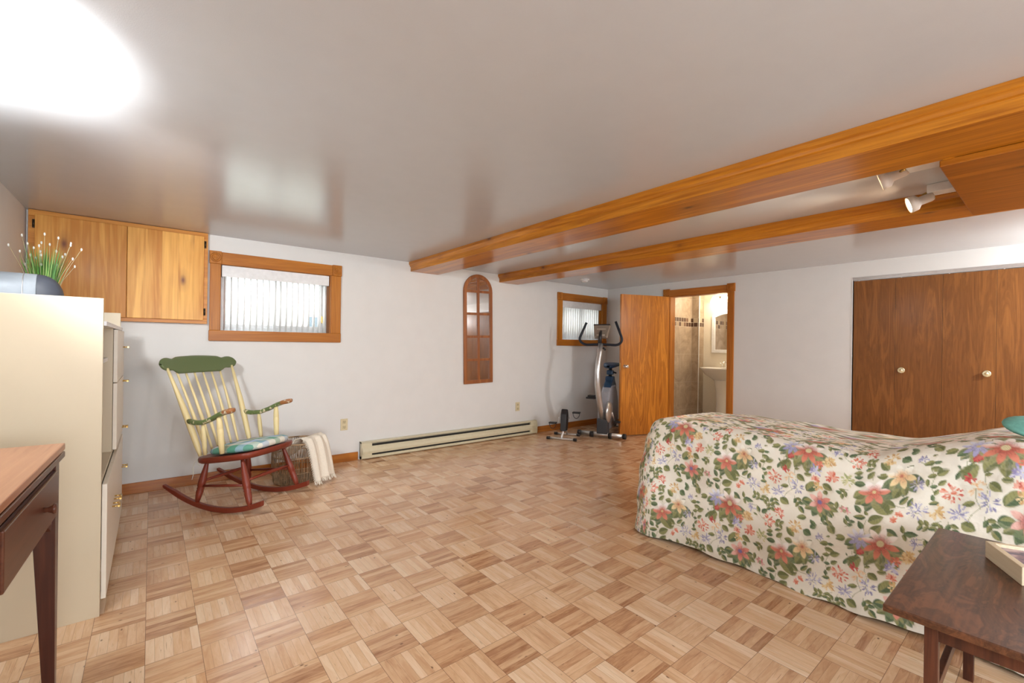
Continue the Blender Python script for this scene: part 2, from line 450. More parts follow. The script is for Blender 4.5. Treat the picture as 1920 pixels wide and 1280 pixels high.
# ------------------------------------------------------------------ room shell
XL, XR, YA, YF, C = -0.70, 5.71, 4.64, -2.65, 2.134
struct('floor', MB().box(XL - .2, XR + .06, YF - .2, YA + .2, -.1, 0), FLOOR)
struct('ceiling', MB().box(XL - .2, XR + .12, YF - .2, YA + .25, C, C + .1), CEIL)
WIN = [(0.462, 1.392), (4.672, 5.572)]; WZ = (1.312, 1.893)
TH = 0.24
mb = MB()
xs = [XL - .2, WIN[0][0], WIN[0][1], WIN[1][0], WIN[1][1], XR + .12]
for i in range(5):
    if i in (1, 3):
        mb.box(xs[i], xs[i + 1], YA, YA + TH, -.1, WZ[0]); mb.box(xs[i], xs[i + 1], YA, YA + TH, WZ[1], C + .02)
    else: mb.box(xs[i], xs[i + 1], YA, YA + TH, -.1, C + .02)
struct('wall_back', mb, WALL)
struct('wall_left', MB().box(XL - .2, XL, YF - .2, YA + .01, -.1, C + .02), WALL)
# rear wall behind the camera; unseen opening made up to match the added fill
mb = MB()
mb.box(XL - .2, -.45, YF - .2, YF, -.1, C + .02).box(1.85, XR + .12, YF - .2, YF, -.1, C + .02).box(-.45, 1.85, YF - .2, YF, -.1, 1.0).box(-.45, 1.85, YF - .2, YF, 1.95, C + .02)
struct('wall_front', mb, WALL)
DO = (2.700, 3.530, 1.94)      # bathroom doorway y0,y1,z
CLO = (-1.30, 1.405, 1.955)    # closet opening
mb = MB()
mb.box(XR, XR + .12, DO[1], YA + .05, -.1, C + .02)
mb.box(XR, XR + .12, DO[0], DO[1], DO[2], C + .02)
mb.box(XR, XR + .12, CLO[1], DO[0], -.1, C + .02)
mb.box(XR, XR + .12, CLO[0], CLO[1], CLO[2], C + .02)
mb.box(XR, XR + .12, YF - .2, CLO[0], -.1, C + .02)
struct('wall_right', mb, WALL)
struct('wall_closet', MB().box(XR + .12, XR + .75, CLO[0] - .05, CLO[0], 0, C).box(XR + .12, XR + .75, CLO[1], CLO[1] + .05, 0, C).box(XR + .7, XR + .75, CLO[0], CLO[1], 0, C), plain('closet_interior', (0.05, 0.045, 0.04), .9))  # walls coloured near black so the door gaps look shaded

# baseboards
BBH = .085
mb = MB().box(XL, 1.69, YA - .016, YA, 0, BBH).box(4.18, XR, YA - .016, YA, 0, BBH)
struct('baseboard_back', mb, PINE_BASE, bevel=.003)
mb = MB().box(XR - .016, XR, 3.63, YA - .016, 0, BBH).box(XR - .016, XR, CLO[1] + .02, 2.61, 0, BBH)
struct('baseboard_right', mb, PINE_BASEY, bevel=.003)

# ceiling beams
def beam(name, x0, x1, zb, crown=.022):
    r = sroot(name)
    MB().box(x0, x1, YF, YA - .001, zb, C - .001).build('beam_boxing', PINE_Y, r, bevel=.002)
    poly = [(x0 - crown, C - .0005), (x0 - crown, C - .026), (x0 - crown + .006, C - .032), (x0 - .012, C - .038), (x0 - .008, C - .05), (x0, C - .055), (x0, C - .0005)]
    MB().prism(poly, 'xz', YF, YA - .001).build('crown_moulding', PINE_Y, r)
    poly = [(2 * (x0 + x1) / 2 - a, z) for a, z in poly]
    MB().prism(poly, 'xz', YF, YA - .001).build('crown_moulding', PINE_Y, r)
beam('trim_1', 2.262, 2.608, 2.03)
beam('trim_2', 3.515, 3.825, 2.03)
r = sroot('trim_3')
MB().box(2.60, 3.66, -1.3, .345, 2.0, 2.029, b=.004).build('boxing_panel', wood('pine_panel', (0.22, 0.06, 0.004), (0.48, 0.165, 0.013), 1, 7, 0.28, knots=0.8, coat=.3, fig=1.5), r)
MB().box(2.60, 3.52, .30, .335, 2.028, C).build('end_board', PINE_Y, r)

# ------------------------------------------------------------------ windows
PINE_XW = wood('window_pine_across', (0.36, 0.115, 0.012), (0.54, 0.20, 0.026), 0, 9, 0.35)
PINE_ZW = wood('window_pine_upright', (0.38, 0.125, 0.013), (0.59, 0.225, 0.030), 2, 9, 0.35)
def window(n, wx, cxl, cxr, tint):
    r = sroot('window_%d' % n)
    x0, x1 = wx; z0, z1 = WZ
    yo = YA - .02
    mb = MB().box(cxl + .085, cxr - .085, yo, YA, z1 - .004, z1 + .10)
    mb.build('head_casing', PINE_XW, r, bevel=.003)
    for s, (a, b_) in enumerate(((cxl, x0 - .0), (x1 + .0, cxr))):
        MB().box(a, b_, yo, YA, z0, z1 - .004).build('side_casing', PINE_ZW, r, bevel=.003)
        xa, xb = (cxl - .004, cxl + .084) if s == 0 else (cxr - .084, cxr + .004)
        o = MB().box(xa, xb, yo - .008, YA, z1 - .004, z1 + .104, b=.003)
        xm, zm = (xa + xb) / 2, z1 + .05
        for rr, th in ((.036, .004), (.024, .008), (.010, .012)):
            o.lathe([(rr + .004, 0), (rr, th), (rr - .005, th), (rr - .006, th - .003)], (xm, yo - .008, zm), (0, -1, 0), 20)
        o.build('rosette_block', PINE_ZW, r)
    MB().box(cxl - .004, cxr + .002, yo - .004, YA, z0 - .092, z0).build('sill_apron', PINE_XW, r, bevel=.004)
    # jamb liners
    MB().box(x0, x0 + .006, YA, YA + .1, z0, z1).box(x1 - .006, x1, YA, YA + .1, z0, z1).box(x0, x1, YA, YA + .1, z1 - .006, z1).build('jamb', PINE_ZW, r)
    # vinyl frame
    yf0, yf1 = YA + .10, YA + .17
    mb = MB()
    f = .035
    mb.box(x0, x1, yf0, yf1, z0, z0 + f).box(x0, x1, yf0, yf1, z1 - f, z1).box(x0, x0 + f, yf0, yf1, z0 + f, z1 - f).box(x1 - f, x1, yf0, yf1, z0 + f, z1 - f)
    mb.build('vinyl_frame', WHITE, r, bevel=.003)
    xm = (x0 + x1) / 2 - .01
    for k, (a, b_, ya) in enumerate(((x0 + f, xm + .02, yf0 + .035), (xm - .02, x1 - f, yf0 + .008))):
        q = .028
        mb = MB().box(a, b_, ya, ya + .025, z0 + f, z0 + f + q).box(a, b_, ya, ya + .025, z1 - f - q, z1 - f).box(a, a + q, ya, ya + .025, z0 + f + q, z1 - f - q).box(b_ - q, b_, ya, ya + .025, z0 + f + q, z1 - f - q)
        sh = mb.build('sash', WHITE, r, bevel=.002)
        MB().box(a + q, b_ - q, ya + .010, ya + .014, z0 + f + q, z1 - f - q).build('pane', GLASS, sh)
    MB().box(x1 - f - .02, x1 - f - .006, yf0 - .012, yf0 + .008, z0 + .10, z0 + .17, b=.003).build('sash_handle', BRASS, r)
window(1, WIN[0], 0.385, 1.492, 0)
window(2, WIN[1], 4.575, 5.668, 0)

VANE = plain('vane_pvc', (0.86, 0.86, 0.84), 0.5, noise=0.02)
_b = VANE.node_tree.nodes['Principled BSDF']
_b.inputs['Subsurface Weight'].default_value = 0.0
def blind(wx, label, n):
    x0, x1 = wx
    t = thing('vertical_blind', label, 'blind', ((x0 + x1) / 2, YA + .05, WZ[1] - .01), group='white vertical blinds inside the wood framed windows')
    hw = (x1 - x0) / 2 - .01
    mb = MB().box(-hw, hw, -.045, -.041, -.098, 0).box(-hw, -hw + .003, -.045, .03, -.098, 0).box(hw - .003, hw, -.045, .03, -.098, 0).box(-hw, hw, -.047, -.041, -.032, -.028)
    mb.build('valance', WHITE, t)
    MB().box(-hw + .004, hw - .004, -.012, .03, -.03, -.003).build('head_rail', WHITE, t)
    az = R(97)
    pitch = 2 * (hw - .03) / (n - 1)
    dx, dy = math.cos(az), math.sin(az)
    for i in range(n):
        xc = -hw + .03 + i * pitch
        w_ = .030
        def fn(a, j, xc=xc):
            s_ = (a / 4 - .5) * 2
            bow = .003 * (1 - s_ * s_)
            z = -.035 - j * (.53)
            return (xc + dx * w_ * s_ - dy * bow, .012 + dy * w_ * s_ + dx * bow, z)
        MB().grid(fn, 5, 2).build('vane', VANE, t, solid=.0012)
    return t
blind(WIN[0], 'white vertical blind with open vanes in the larger left window', 18)
blind(WIN[1], 'white vertical blind with nearly closed vanes in the far corner window', 18)

# outside
GROUND = plain('outdoor_ground', (0.42, 0.44, 0.36), 0.9, noise=0.25, scale=3)
def brickmat():
    mt, nt, b = newmat('pale_brick')
    tc = nd(nt, 'ShaderNodeTexCoord')
    mp = nd(nt, 'ShaderNodeMapping'); mp.inputs['Rotation'].default_value = (R(90), 0, 0); lk(nt, tc.outputs['Object'], mp.inputs[0])
    br = nd(nt, 'ShaderNodeTexBrick', inp={'Scale': 4.5, 'Color1': (0.55, 0.42, 0.36, 1), 'Color2': (0.62, 0.50, 0.44, 1), 'Mortar': (0.7, 0.68, 0.64, 1), 'Mortar Size': 0.015})
    lk(nt, mp.outputs[0], br.inputs['Vector']); lk(nt, br.outputs[0], b.inputs['Base Color']); b.inputs['Roughness'].default_value = 0.85
    return mt
struct('floor_outdoor', MB().box(-8, 16, YA + TH, 16, 1.0, 1.12), GROUND)
nh = thing('neighbour_house', 'pale brick house seen through the window blinds', 'house', (2.2, 9.4, 1.12))
MB().box(-1.1, 6, 0, 2, 0, 3.4).build('brick_wall', brickmat(), nh)
MB().box(.2, .9, -.03, 0, .25, .6).build('basement_window', plain('house_window', (0.10, 0.13, 0.15), .2), nh)
hedge = MB()
for i in range(26):
    hedge.sphere((-3.2 + i * .16 + random.uniform(-.1, .1), 8.6 + random.uniform(-.2, .2), 1.25 + random.uniform(0, .5)), .25, .25, .3, 8, 5)
tag(hedge.build('hedge', plain('hedge_leaves', (0.16, 0.26, 0.12), .8, noise=.5, scale=20)), 'green garden hedge outside behind the left window blinds', 'hedge')

# ------------------------------------------------------------------ wall cabinet
t = thing('wall_cabinet', 'knotty pine cabinet with two doors recessed high beside the left window', 'cabinet', (-.15, YA, 1.74))
x0, x1, z0, z1 = -.535, .517, -.377, .392
yo = -.045
mb = MB().box(x0, x1, yo, -.001, z1 - .045, z1).box(x0, x1, yo, -.001, z0, z0 + .04).box(x0, x0 + .045, yo, -.001, z0 + .04, z1 - .045).box(x1 - .035, x1, yo, -.001, z0 + .04, z1 - .045)
mb.build('face_frame', PINE_X, t, bevel=.002)
dm = -.005
for a, b_ in ((x0 + .035, dm - .001), (dm + .001, x1 - .028)):
    d = MB().box(a, b_, yo - .018, yo, z0 + .028, z1 - .032, b=.003).build('door', PINE_DOOR, t)
for x in (x0 + .028, x1 - .020):
    for z in (z0 + .10, z1 - .10):
        MB().box(x - .007, x + .007, yo - .012, yo, z - .03, z + .03, b=.002).tube([(x, yo - .013, z - .026), (x, yo - .013, z + .026)], .005, 8).build('hinge', DARKBR, t)

# ------------------------------------------------------------------ cream wall unit with radio and grass
UX0, UX1, UY0, UY1 = XL + .01, -.165, 2.66, 4.07
t = thing('wall_unit', 'tall cream laminate wall unit with open shelf niche along the left wall', 'cabinet', (0, 0, 0))
MB().box(UX0, UX1, UY0, UY0 + .02, 0, 1.40).build('side_panel', CREAM, t, bevel=.0015)
MB().box(UX0, UX1, UY1 - .02, UY1, 0, 1.40).build('side_panel', CREAM, t, bevel=.0015)
MB().box(UX0, UX1 + .01, UY0 + .021, UY1 - .021, 1.28, 1.30).build('top_board', WHITE, t, bevel=.001)
MB().box(UX0, UX1, 3.31, 3.33, .60, 1.28).build('divider', CREAM, t)
MB().box(UX0, UX0 + .01, UY0 + .02, UY1 - .02, .06, 1.28).build('back_panel', CREAM, t)
MB().box(UX0 + .01, UX1 - .02, UY0 + .022, 3.308, 1.10, 1.12).build('shelf', WHITE, t, bevel=.001)
MB().box(UX0 + .01, UX1, UY0 + .022, UY1 - .022, .58, .60).build('counter_board', CREAM, t, bevel=.001)
MB().box(UX0 + .01, UX1 - .03, UY0 + .022, UY1 - .022, .0, .06).build('plinth', CREAM, t)
for z in (.98, 1.17):
    MB().lathe([(.005, 0), (.005, .004)], (-.25, 3.31, z), (0, -1, 0), 10).build('shelf_pin', DARKBR, t)
def udoor(y0, y1, z0_, z1_, ky, kz, long=False, m_=None):
    d = MB().box(UX1 + .001, UX1 + .019, y0, y1, z0_, z1_, b=.002).build('door', m_ or CREAM_D, t)
    for kz_ in (kz if isinstance(kz, tuple) else (kz,)):
        MB().tube([(UX1 + .018, ky - .03, kz_), (UX1 + .045, ky - .03, kz_)], .004, 8).tube([(UX1 + .018, ky + .03, kz_), (UX1 + .045, ky + .03, kz_)], .004, 8).tube([(UX1 + .045, ky - .04, kz_), (UX1 + .045, ky + .04, kz_)], .0055, 8).build('pull', BRASS, d)
GREYDOOR = plain('shaded_door_laminate', (0.66, 0.62, 0.56), 0.4)
udoor(3.335, 4.048, .98, 1.275, 3.95, 1.17)
udoor(3.335, 4.048, .605, .975, 3.95, (.945, .64))
ys = [UY0 + .022, 3.14, 3.60, UY1 - .022]
for i in range(3):
    udoor(ys[i] + .002, ys[i + 1] - .002, .065, .575, (ys[i] + .07) if i == 1 else (ys[i + 1] - .07), .37)

t = thing('radio', 'silver portable radio with dark speaker end on top of the cream wall unit', 'radio', (-.51, 2.98, 1.301), R(4))
prof = []
for i in range(13):
    a = PI * i / 12
    prof.append((.09 * math.cos(a), .10 + .115 * math.sin(a) ** .7))
pts = [(.09, .012), (.095, .06)] + prof + [(-.095, .06), (-.09, .012)]
mb = MB()
for xx in ((-.17, .10),):
    mb.prism(pts, 'yz', xx[0], xx[1], True)
mb.build('body', plain('silver_grey_shell', (0.30, 0.33, 0.36), .42, metal=.15), t, bevel=.004)
mb = MB()
def cap(i, j):
    s = i / 7
    k = math.cos(s * PI / 2) ** .55 if i < 7 else 0.05
    a, z = pts[j % len(pts)]
    return (.10 + .09 * math.sin(s * PI / 2), a * max(k, .05), .012 + (z - .012) * (1 - (1 - max(k, .05)) * .9))
mb.grid(cap, 8, len(pts) + 1)
mb.build('speaker_end', plain('charcoal_mesh', (0.05, 0.055, 0.07), .5), t)
for xx in (-.05, .055):
    MB().prism([(a * 1.012, z + .0015) for a, z in pts], 'yz', xx, xx + .004, True).build('seam_band', SILVER, t)
MB().lathe([(.012, 0), (.012, .008)], (-.12, -.095, .14), (0, -1, 0), 14).build('dial', BLACK, t)

t = thing('potted_grass', 'artificial grass tuft with white seed heads behind the silver radio', 'plant', (-.45, 3.42, 1.301))
MB().lathe([(.045, 0), (.06, .10), (.062, .11), (.052, .11), (.05, .10)], n=20).build('pot', plain('grey_pot', (0.3, 0.3, 0.28), .6), t)
def grassmat():
    mt, nt, b = newmat('grass_blade')
    gi = nd(nt, 'ShaderNodeNewGeometry')
    c = ramp(nt, gi.outputs['Random Per Island'], [(0, (0.05, 0.16, 0.03)), (.5, (0.12, 0.32, 0.06)), (1, (0.36, 0.52, 0.16))])
    lk(nt, c, b.inputs['Base Color']); b.inputs['Roughness'].default_value = .5
    return mt
mb = MB(); st_ = MB(); hd = MB()
rnd = random.Random(3)
for i in range(150):
    a = rnd.uniform(0, 2 * PI); r0 = rnd.uniform(0, .045); lean = rnd.uniform(.0, .055) + r0 * .5; h = rnd.uniform(.24, .33)
    b0 = Vector((math.cos(a) * r0, math.sin(a) * r0, .09)); tip = Vector((math.cos(a) * (r0 + lean), math.sin(a) * (r0 + lean), .09 + h))
    md = (b0 + tip) / 2 + Vector((-math.cos(a) * lean * .2, -math.sin(a) * lean * .2, 0))
    wv = Vector((math.cos(a + rnd.uniform(0, 3)), math.sin(a + 1), 0)).normalized() * .0045
    mb.add([b0 - wv, b0 + wv, md + wv * .8, md - wv * .8, tip], [(0, 1, 2, 3), (3, 2, 4)], True)
for i in range(26):
    a = rnd.uniform(0, 2 * PI); lean = rnd.uniform(.03, .15); h = rnd.uniform(.20, .40) * (1 - lean * 1.2)
    p0 = Vector((math.cos(a) * .03, math.sin(a) * .03, .1)); p2 = Vector((math.cos(a) * lean, math.sin(a) * lean, .1 + h))
    p1 = (p0 + p2) / 2 + Vector((0, 0, .03))
    st_.tube([p0, p1, p2], .0009, 4, smooth=True)
    hd.sphere(p2, .0045, .0045, .0085, 6, 4)
mb.build('grass_blades', grassmat(), t)
st_.build('seed_stems', plain('straw', (0.62, 0.55, 0.32), .7), t)
hd.build('seed_heads', plain('seed_white', (0.90, 0.88, 0.80), .8), t)

# ------------------------------------------------------------------ desk (front left)
t = thing('side_desk', 'dark mahogany desk with drawer at the left edge of the frame', 'desk', (-.228, 2.173, 0), R(-1.8))
# local: corner of top at origin; desk extends -x and -y
MB().box(-.44, .0, -.86, 0, .838, .86, b=.003).box(-.435, -.002, -.858, -.002, .8365, .838).build('top_leaf', DESKTOP, t)
MB().box(-.44, .0, -.86, 0, .812, .832, b=.003).build('lower_leaf', MAHOG, t)
def tleg(x, y, sx, sy):
    mb = MB()
    a, b_ = .055, .028
    vs = []
    for z, w_ in ((.81, a), (.60, a), (.0, b_)):
        vs += [(x, y, z), (x + sx * w_, y, z), (x + sx * w_, y + sy * w_, z), (x, y + sy * w_, z)]
    fs = [(0, 1, 5, 4), (1, 2, 6, 5), (2, 3, 7, 6), (3, 0, 4, 7), (4, 5, 9, 8), (5, 6, 10, 9), (6, 7, 11, 10), (7, 4, 8, 11), (0, 3, 2, 1), (8, 9, 10, 11)]
    mb.add(vs, fs); mb.build('leg', MAHOGZ, t, bevel=.002)
tleg(-.012, -.015, -1, -1); tleg(-.012, -.80, -1, 1); tleg(-.43, -.015, 1, -1); tleg(-.43, -.80, 1, 1)
xa = -.020
poly = [(-.07, .81), (-.745, .81), (-.745, .585)]
for i in range(13):
    s_ = i / 12; y = -.735 + s_ * .655
    poly.append((y, .585 + .07 * math.sin(PI * s_) ** .6))
poly.append((-.07, .585))
MB().prism(poly, 'yz', xa - .02, xa).build('apron', MAHOG, t)
MB().box(-.41, -.38, -.75, -.07, .60, .81).box(-.38, -.07, -.78, -.76, .6, .81).box(-.38, -.07, -.05, -.03, .6, .81).build('rear_apron', MAHOG, t)
d = MB().box(xa, xa + .016, -.675, -.085, .640, .785, b=.004).build('drawer', MAHOG, t)
MB().lathe([(.008, 0), (.007, .008), (.012, .018), (.016, .022), (.014, .027), (.004, .028)], (xa + .016, -.29, .715), (1, 0, 0), 16).build('knob', DARKW, d)

# ------------------------------------------------------------------ rocking chair
CH = (.577, 3.924, 0.0)
t = thing('rocking_chair', 'painted spindle rocking chair with red seat and green crest rail', 'chair', CH, R(-51.5))
def chipped(name, base, under, thr=.62, sc=16):
    mt, nt, b = newmat(name)
    tc = nd(nt, 'ShaderNodeTexCoord'); no = nd(nt, 'ShaderNodeTexNoise', inp={'Scale': sc, 'Detail': 6, 'Roughness': .65}); lk(nt, tc.outputs['Object'], no.inputs['Vector'])
    f = ramp(nt, no.outputs[0], [(thr, (0, 0, 0)), (thr + .015, (1, 1, 1))])
    c = mix(nt, f, base, under)
    lk(nt, c, b.inputs['Base Color']); b.inputs['Roughness'].default_value = .38
    return mt
GREENP = chipped('green_chair_paint', (0.12, 0.16, 0.068), (0.75, 0.66, 0.42), .70, 14)
GREENA = chipped('worn_green_arm_paint', (0.14, 0.20, 0.07), (0.74, 0.66, 0.44), .565, 22)
YELP = chipped('cream_chair_paint', (0.80, 0.66, 0.34), (0.45, 0.25, 0.1), .74, 20)
REDP = chipped('barn_red_paint', (0.20, 0.030, 0.013), (0.75, 0.5, 0.35), .735, 24)
WORN = chipped('worn_bare_wood', (0.36, 0.14, 0.045), (0.72, 0.66, 0.5), .56, 26)
# crest rail
def crest_pt(s_, top):
    y = .325 * s_
    a = abs(s_)
    ctop = .052 + .006 * math.cos(s_ * PI); cbot = -.074
    ea = max(0.0, 1 - ((a - .83) / .17) ** 2) ** .5 if a > .83 else 1
    blend = min(1, max(0, (a - .55) / .2)); blend = blend * blend * (3 - 2 * blend)
    notch = math.exp(-((a - .66) / .07) ** 2) * .010
    tz = (ctop * (1 - blend) + .046 * blend) * 1.0 - notch
    bz = (cbot * (1 - blend) - .048 * blend) + notch * .6
    if a > .83: tz *= ea; bz *= ea
    return y, (tz if top else bz)
def crest(i, j):
    s_ = -1 + 2 * i / 48
    s_ = math.sin(s_ * PI / 2) * .999
    y, zt = crest_pt(s_, True); _, zb = crest_pt(s_, False)
    # cross-section loop of 12
    k = j % 12
    an = 2 * PI * k / 12
    zc, hz = (zt + zb) / 2, (zt - zb) / 2
    ca, sa = math.cos(an), math.sin(an)
    q = lambda v: math.copysign(abs(v) ** .5, v)
    th = .013
    x = -.437 - .035 * (1 - s_ * s_) + q(ca) * th
    z = 1.045 + zc + q(sa) * hz
    x -= (z - 1.045) * .3
    return (x, y, z)
MB().grid(crest, 49, 13).build('crest_rail', GREENP, t)
def turned(p0, p1, prof, n=14):
    p0, p1 = Vector(p0), Vector(p1)
    return [p0.lerp(p1, s_) for s_, r_ in prof], [r_ for s_, r_ in prof]
def spindle(p0, p1, prof, name, mat, par=t, bow=0.0, n=12):
    p0, p1 = Vector(p0), Vector(p1)
    pts = [p0.lerp(p1, s_) + Vector((-bow * math.sin(PI * s_), 0, 0)) for s_, r_ in prof]
    return MB().tube(pts, [r_ for s_, r_ in prof], n).build(name, mat, par)
postprof = [(0, .013), (.04, .014), (.12, .019), (.35, .021), (.55, .019), (.8, .013), (1, .009)]
spprof = [(0, .008), (.15, .009), (.38, .0125), (.45, .012), (.7, .009), (1, .007)]
for s_ in (-1, 1):
    spindle((-.183, s_ * .226, .385), (-.428, s_ * .280, 1.015), postprof, 'back_post', YELP, bow=-.01)
for k in range(6):
    f = -1 + 2 * (k + 1) / 7
    spindle((-.205 - .02 * (1 - f * f), f * .205, .385), (-.445 - .02 * (1 - f * f), f * .262, .990), spprof, 'spindle', YELP, bow=-.008)
# arms
for s_ in (-1, 1):
    P = [(-.285, .640), (-.20, .630), (-.12, .638), (-.04, .668), (.03, .703), (.08, .722), (.125, .733)]
    W = [.014, .022, .024, .026, .030, .032, .026]
    vs = []
    n = 10
    for (x, z), w_ in zip(P, W):
        yc = s_ * (.250 + .025 * (x + .28) / .3)
        for k in range(n):
            an = 2 * PI * k / n
            q = lambda v: math.copysign(abs(v) ** .6, v)
            vs.append((x, yc + q(math.cos(an)) * w_, z + q(math.sin(an)) * .017))
    mb = MB()
    fs = [(i * n + k, i * n + (k + 1) % n, (i + 1) * n + (k + 1) % n, (i + 1) * n + k) for i in range(len(P) - 2) for k in range(n)]
    mb.add(vs, fs, True)
    mb.f.append(tuple(range(n))[::-1]); mb.sm.append(False)
    arm = mb.build('arm', GREENA, t)
    # worn rounded grip
    mb = MB()
    vs2 = []
    G = [(.078, .0325, .0175), (.10, .034, .019), (.125, .033, .020), (.148, .026, .016), (.158, .010, .007)]
    for x, w_, h_ in G:
        yc = s_ * (.250 + .025 * (x + .28) / .3); z = .722 + (x - .078) * .25
        for k in range(n):
            an = 2 * PI * k / n
            q = lambda v: math.copysign(abs(v) ** .7, v)
            vs2.append((x, yc + q(math.cos(an)) * w_, z + q(math.sin(an)) * h_))
    mb.add(vs2, [(i * n + k, i * n + (k + 1) % n, (i + 1) * n + (k + 1) % n, (i + 1) * n + k) for i in range(len(G) - 1) for k in range(n)], True)
    mb.f.append(tuple(range(len(vs2) - n, len(vs2)))); mb.sm.append(True)
    mb.build('grip', WORN, arm, label='worn bare wood grip')
    spindle((.040, s_ * .262, .425), (.020, s_ * .274, .698), [(0, .016), (.25, .019), (.5, .021), (.62, .022), (.64, .019), (.66, .021), (.8, .019), (1, .013)][::1], 'arm_post', YELP)
    spindle((-.105, s_ * .262, .405), (-.131, s_ * .258, .628), [(0, .012), (.3, .015), (.6, .0165), (.8, .015), (1, .010)], 'arm_post', YELP)
# seat
def seat_outline(n=44):
    o = []
    for i in range(n):
        a = 2 * PI * i / n
        c, s_ = math.cos(a), math.sin(a)
        q = lambda v, e: math.copysign(abs(v) ** e, v)
        wd = .275 if True else 0
        o.append((.0 + .265 * q(c, .55), (wd - .02 * (c < 0) * abs(c)) * q(s_, .55)))
    return o
OUT = seat_outline()
def seat_z(x): return .398 + .155 * (x + .02) + .25 * max(0, abs(x) - .2) * 0
mb = MB(); n = len(OUT); vs = []
for sc, dz in ((.93, -.045), (.985, -.034), (1.0, -.012), (.985, 0), (.85, -.003), (.4, -.010)):
    for x, y in OUT: vs.append((x * sc, y * sc, seat_z(x * sc) + dz))
mb.add(vs, [(i * n + k, i * n + (k + 1) % n, (i + 1) * n + (k + 1) % n, (i + 1) * n + k) for i in range(5) for k in range(n)], True)
mb.f.append(tuple(range(n))[::-1]); mb.sm.append(False); mb.f.append(tuple(range(5 * n, 6 * n))); mb.sm.append(True)
mb.build('seat', REDP, t)
# legs
legprof = [(0, .012), (.1, .014), (.3, .021), (.48, .025), (.6, .0255), (.62, .021), (.65, .025), (.68, .021), (.71, .024), (.85, .020), (1, .012)]
LG = {}
for s_ in (-1, 1):
    LG['f', s_] = (Vector((.150, s_ * .200, .385)), Vector((.262, s_ * .243, .055)))
    LG['r', s_] = (Vector((-.165, s_ * .185, .345)), Vector((-.200, s_ * .235, .045)))
    for k in 'fr':
        a, b_ = LG[k, s_]
        spindle(a, b_, legprof, 'leg', REDP)
    P = []
    for i in range(25):
        x = -.50 + i / 24 * .86
        z = .0 + (x + .01) ** 2 / 1.75
        P.append((x, z))
    mb = MB(); vs = []
    for i, (x, z) in enumerate(P):
        hh = .036 * (1 if i > 2 else .55 + .15 * i); ww = .014
        y = s_ * (.236 + .01 * (x))
        if i >= 22: hh *= 1.05
        vs += [(x, y - ww, z), (x, y + ww, z), (x, y + ww, z + hh), (x, y - ww, z + hh)]
    mb.add(vs, [(i * 4 + k, i * 4 + (k + 1) % 4, (i + 1) * 4 + (k + 1) % 4, (i + 1) * 4 + k) for i in range(24) for k in range(4)])
    mb.f += [(3, 2, 1, 0), (96, 97, 98, 99)]; mb.sm += [False] * 2
    mb.build('rocker', REDP, t, bevel=.004)
def lp(k, s_, z):
    a, b_ = LG[k, s_]; f = (a.z - z) / (a.z - b_.z); return a.lerp(b_, f)
strp = [(0, .008), (.2, .010), (.4, .014), (.45, .011), (.5, .0145), (.55, .011), (.6, .014), (.8, .010), (1, .008)]
spindle(lp('f', -1, .235), lp('f', 1, .235), strp, 'stretcher', REDP)
spindle(lp('r', -1, .20), lp('r', 1, .20), strp, 'stretcher', REDP)
for s_ in (-1, 1): spindle(lp('r', s_, .165), lp('f', s_, .205), [(0, .008), (.5, .011), (1, .008)], 'stretcher', REDP)
# cushion lying on the seat
def plaid():
    mt, nt, b = newmat('plaid_cotton')
    tc = nd(nt, 'ShaderNodeTexCoord'); sep = nd(nt, 'ShaderNodeSeparateXYZ'); lk(nt, tc.outputs['Object'], sep.inputs[0])
    def band(o, per, ph): return mth(nt, 'FRACT', mth(nt, 'ADD', mth(nt, 'DIVIDE', o, per), ph))
    cx = ramp(nt, band(sep.outputs[0], .26, .1), [(0, (0.70, 0.66, 0.52)), (.24, (0.70, 0.66, 0.52)), (.25, (0.10, 0.33, 0.22)), (.5, (0.10, 0.33, 0.22)), (.51, (0.45, 0.58, 0.78)), (.72, (0.55, 0.66, 0.82)), (.73, (0.16, 0.38, 0.28)), (.99, (0.12, 0.34, 0.24))], 'CONSTANT')
    cy = ramp(nt, band(sep.outputs[1], .22, .3), [(0, (0.75, 0.74, 0.68)), (.28, (0.10, 0.32, 0.24)), (.5, (0.80, 0.78, 0.72)), (.75, (0.30, 0.45, 0.68))], 'CONSTANT')
    c = mix(nt, .5, cx, cy)
    lk(nt, c, b.inputs['Base Color']); b.inputs['Roughness'].default_value = .8
    no = nd(nt, 'ShaderNodeTexNoise', inp={'Scale': 300}); bump(nt, b, no.outputs[0], .2, .001)
    return mt
cu = MB(Matrix.Identity(4))
n = 40; vs = []
def oc(a, rx, ry):
    q = lambda v, e: math.copysign(abs(v) ** e, v)
    return rx * q(math.cos(a), .6), ry * q(math.sin(a), .6)
lay = [(.80, .002), (.96, .008), (1.0, .024), (.97, .042), (.86, .054), (.6, .060), (.3, .062), (.02, .061)]
for sc, dz in lay:
    for k in range(n):
        x, y = oc(2 * PI * k / n, .225, .225)
        x = x * sc + .035; y = y * sc
        puff = .004 * math.sin(x * 50) * math.sin(y * 48) * (sc < .95)
        vs.append((x, y, seat_z(x) + dz + puff + .0015))
cu.add(vs, [(i * n + k, i * n + (k + 1) % n, (i + 1) * n + (k + 1) % n, (i + 1) * n + k) for i in range(len(lay) - 1) for k in range(n)], True)
cu.f.append(tuple(range(n))[::-1]); cu.sm.append(False); cu.f.append(tuple(range((len(lay) - 1) * n, len(lay) * n))); cu.sm.append(True)
o = cu.build('seat_cushion', plaid())
o.location = CH; o.rotation_euler = (0, 0, R(-51.5))
tag(o, 'green and blue plaid cushion lying on the rocking chair seat', 'cushion')
tie = MB()
tie.tube([(-.20, -.20, .37), (-.235, -.225, .34), (-.245, -.23, .29), (-.235, -.235, .25), (-.25, -.232, .21)], .0022, 6)
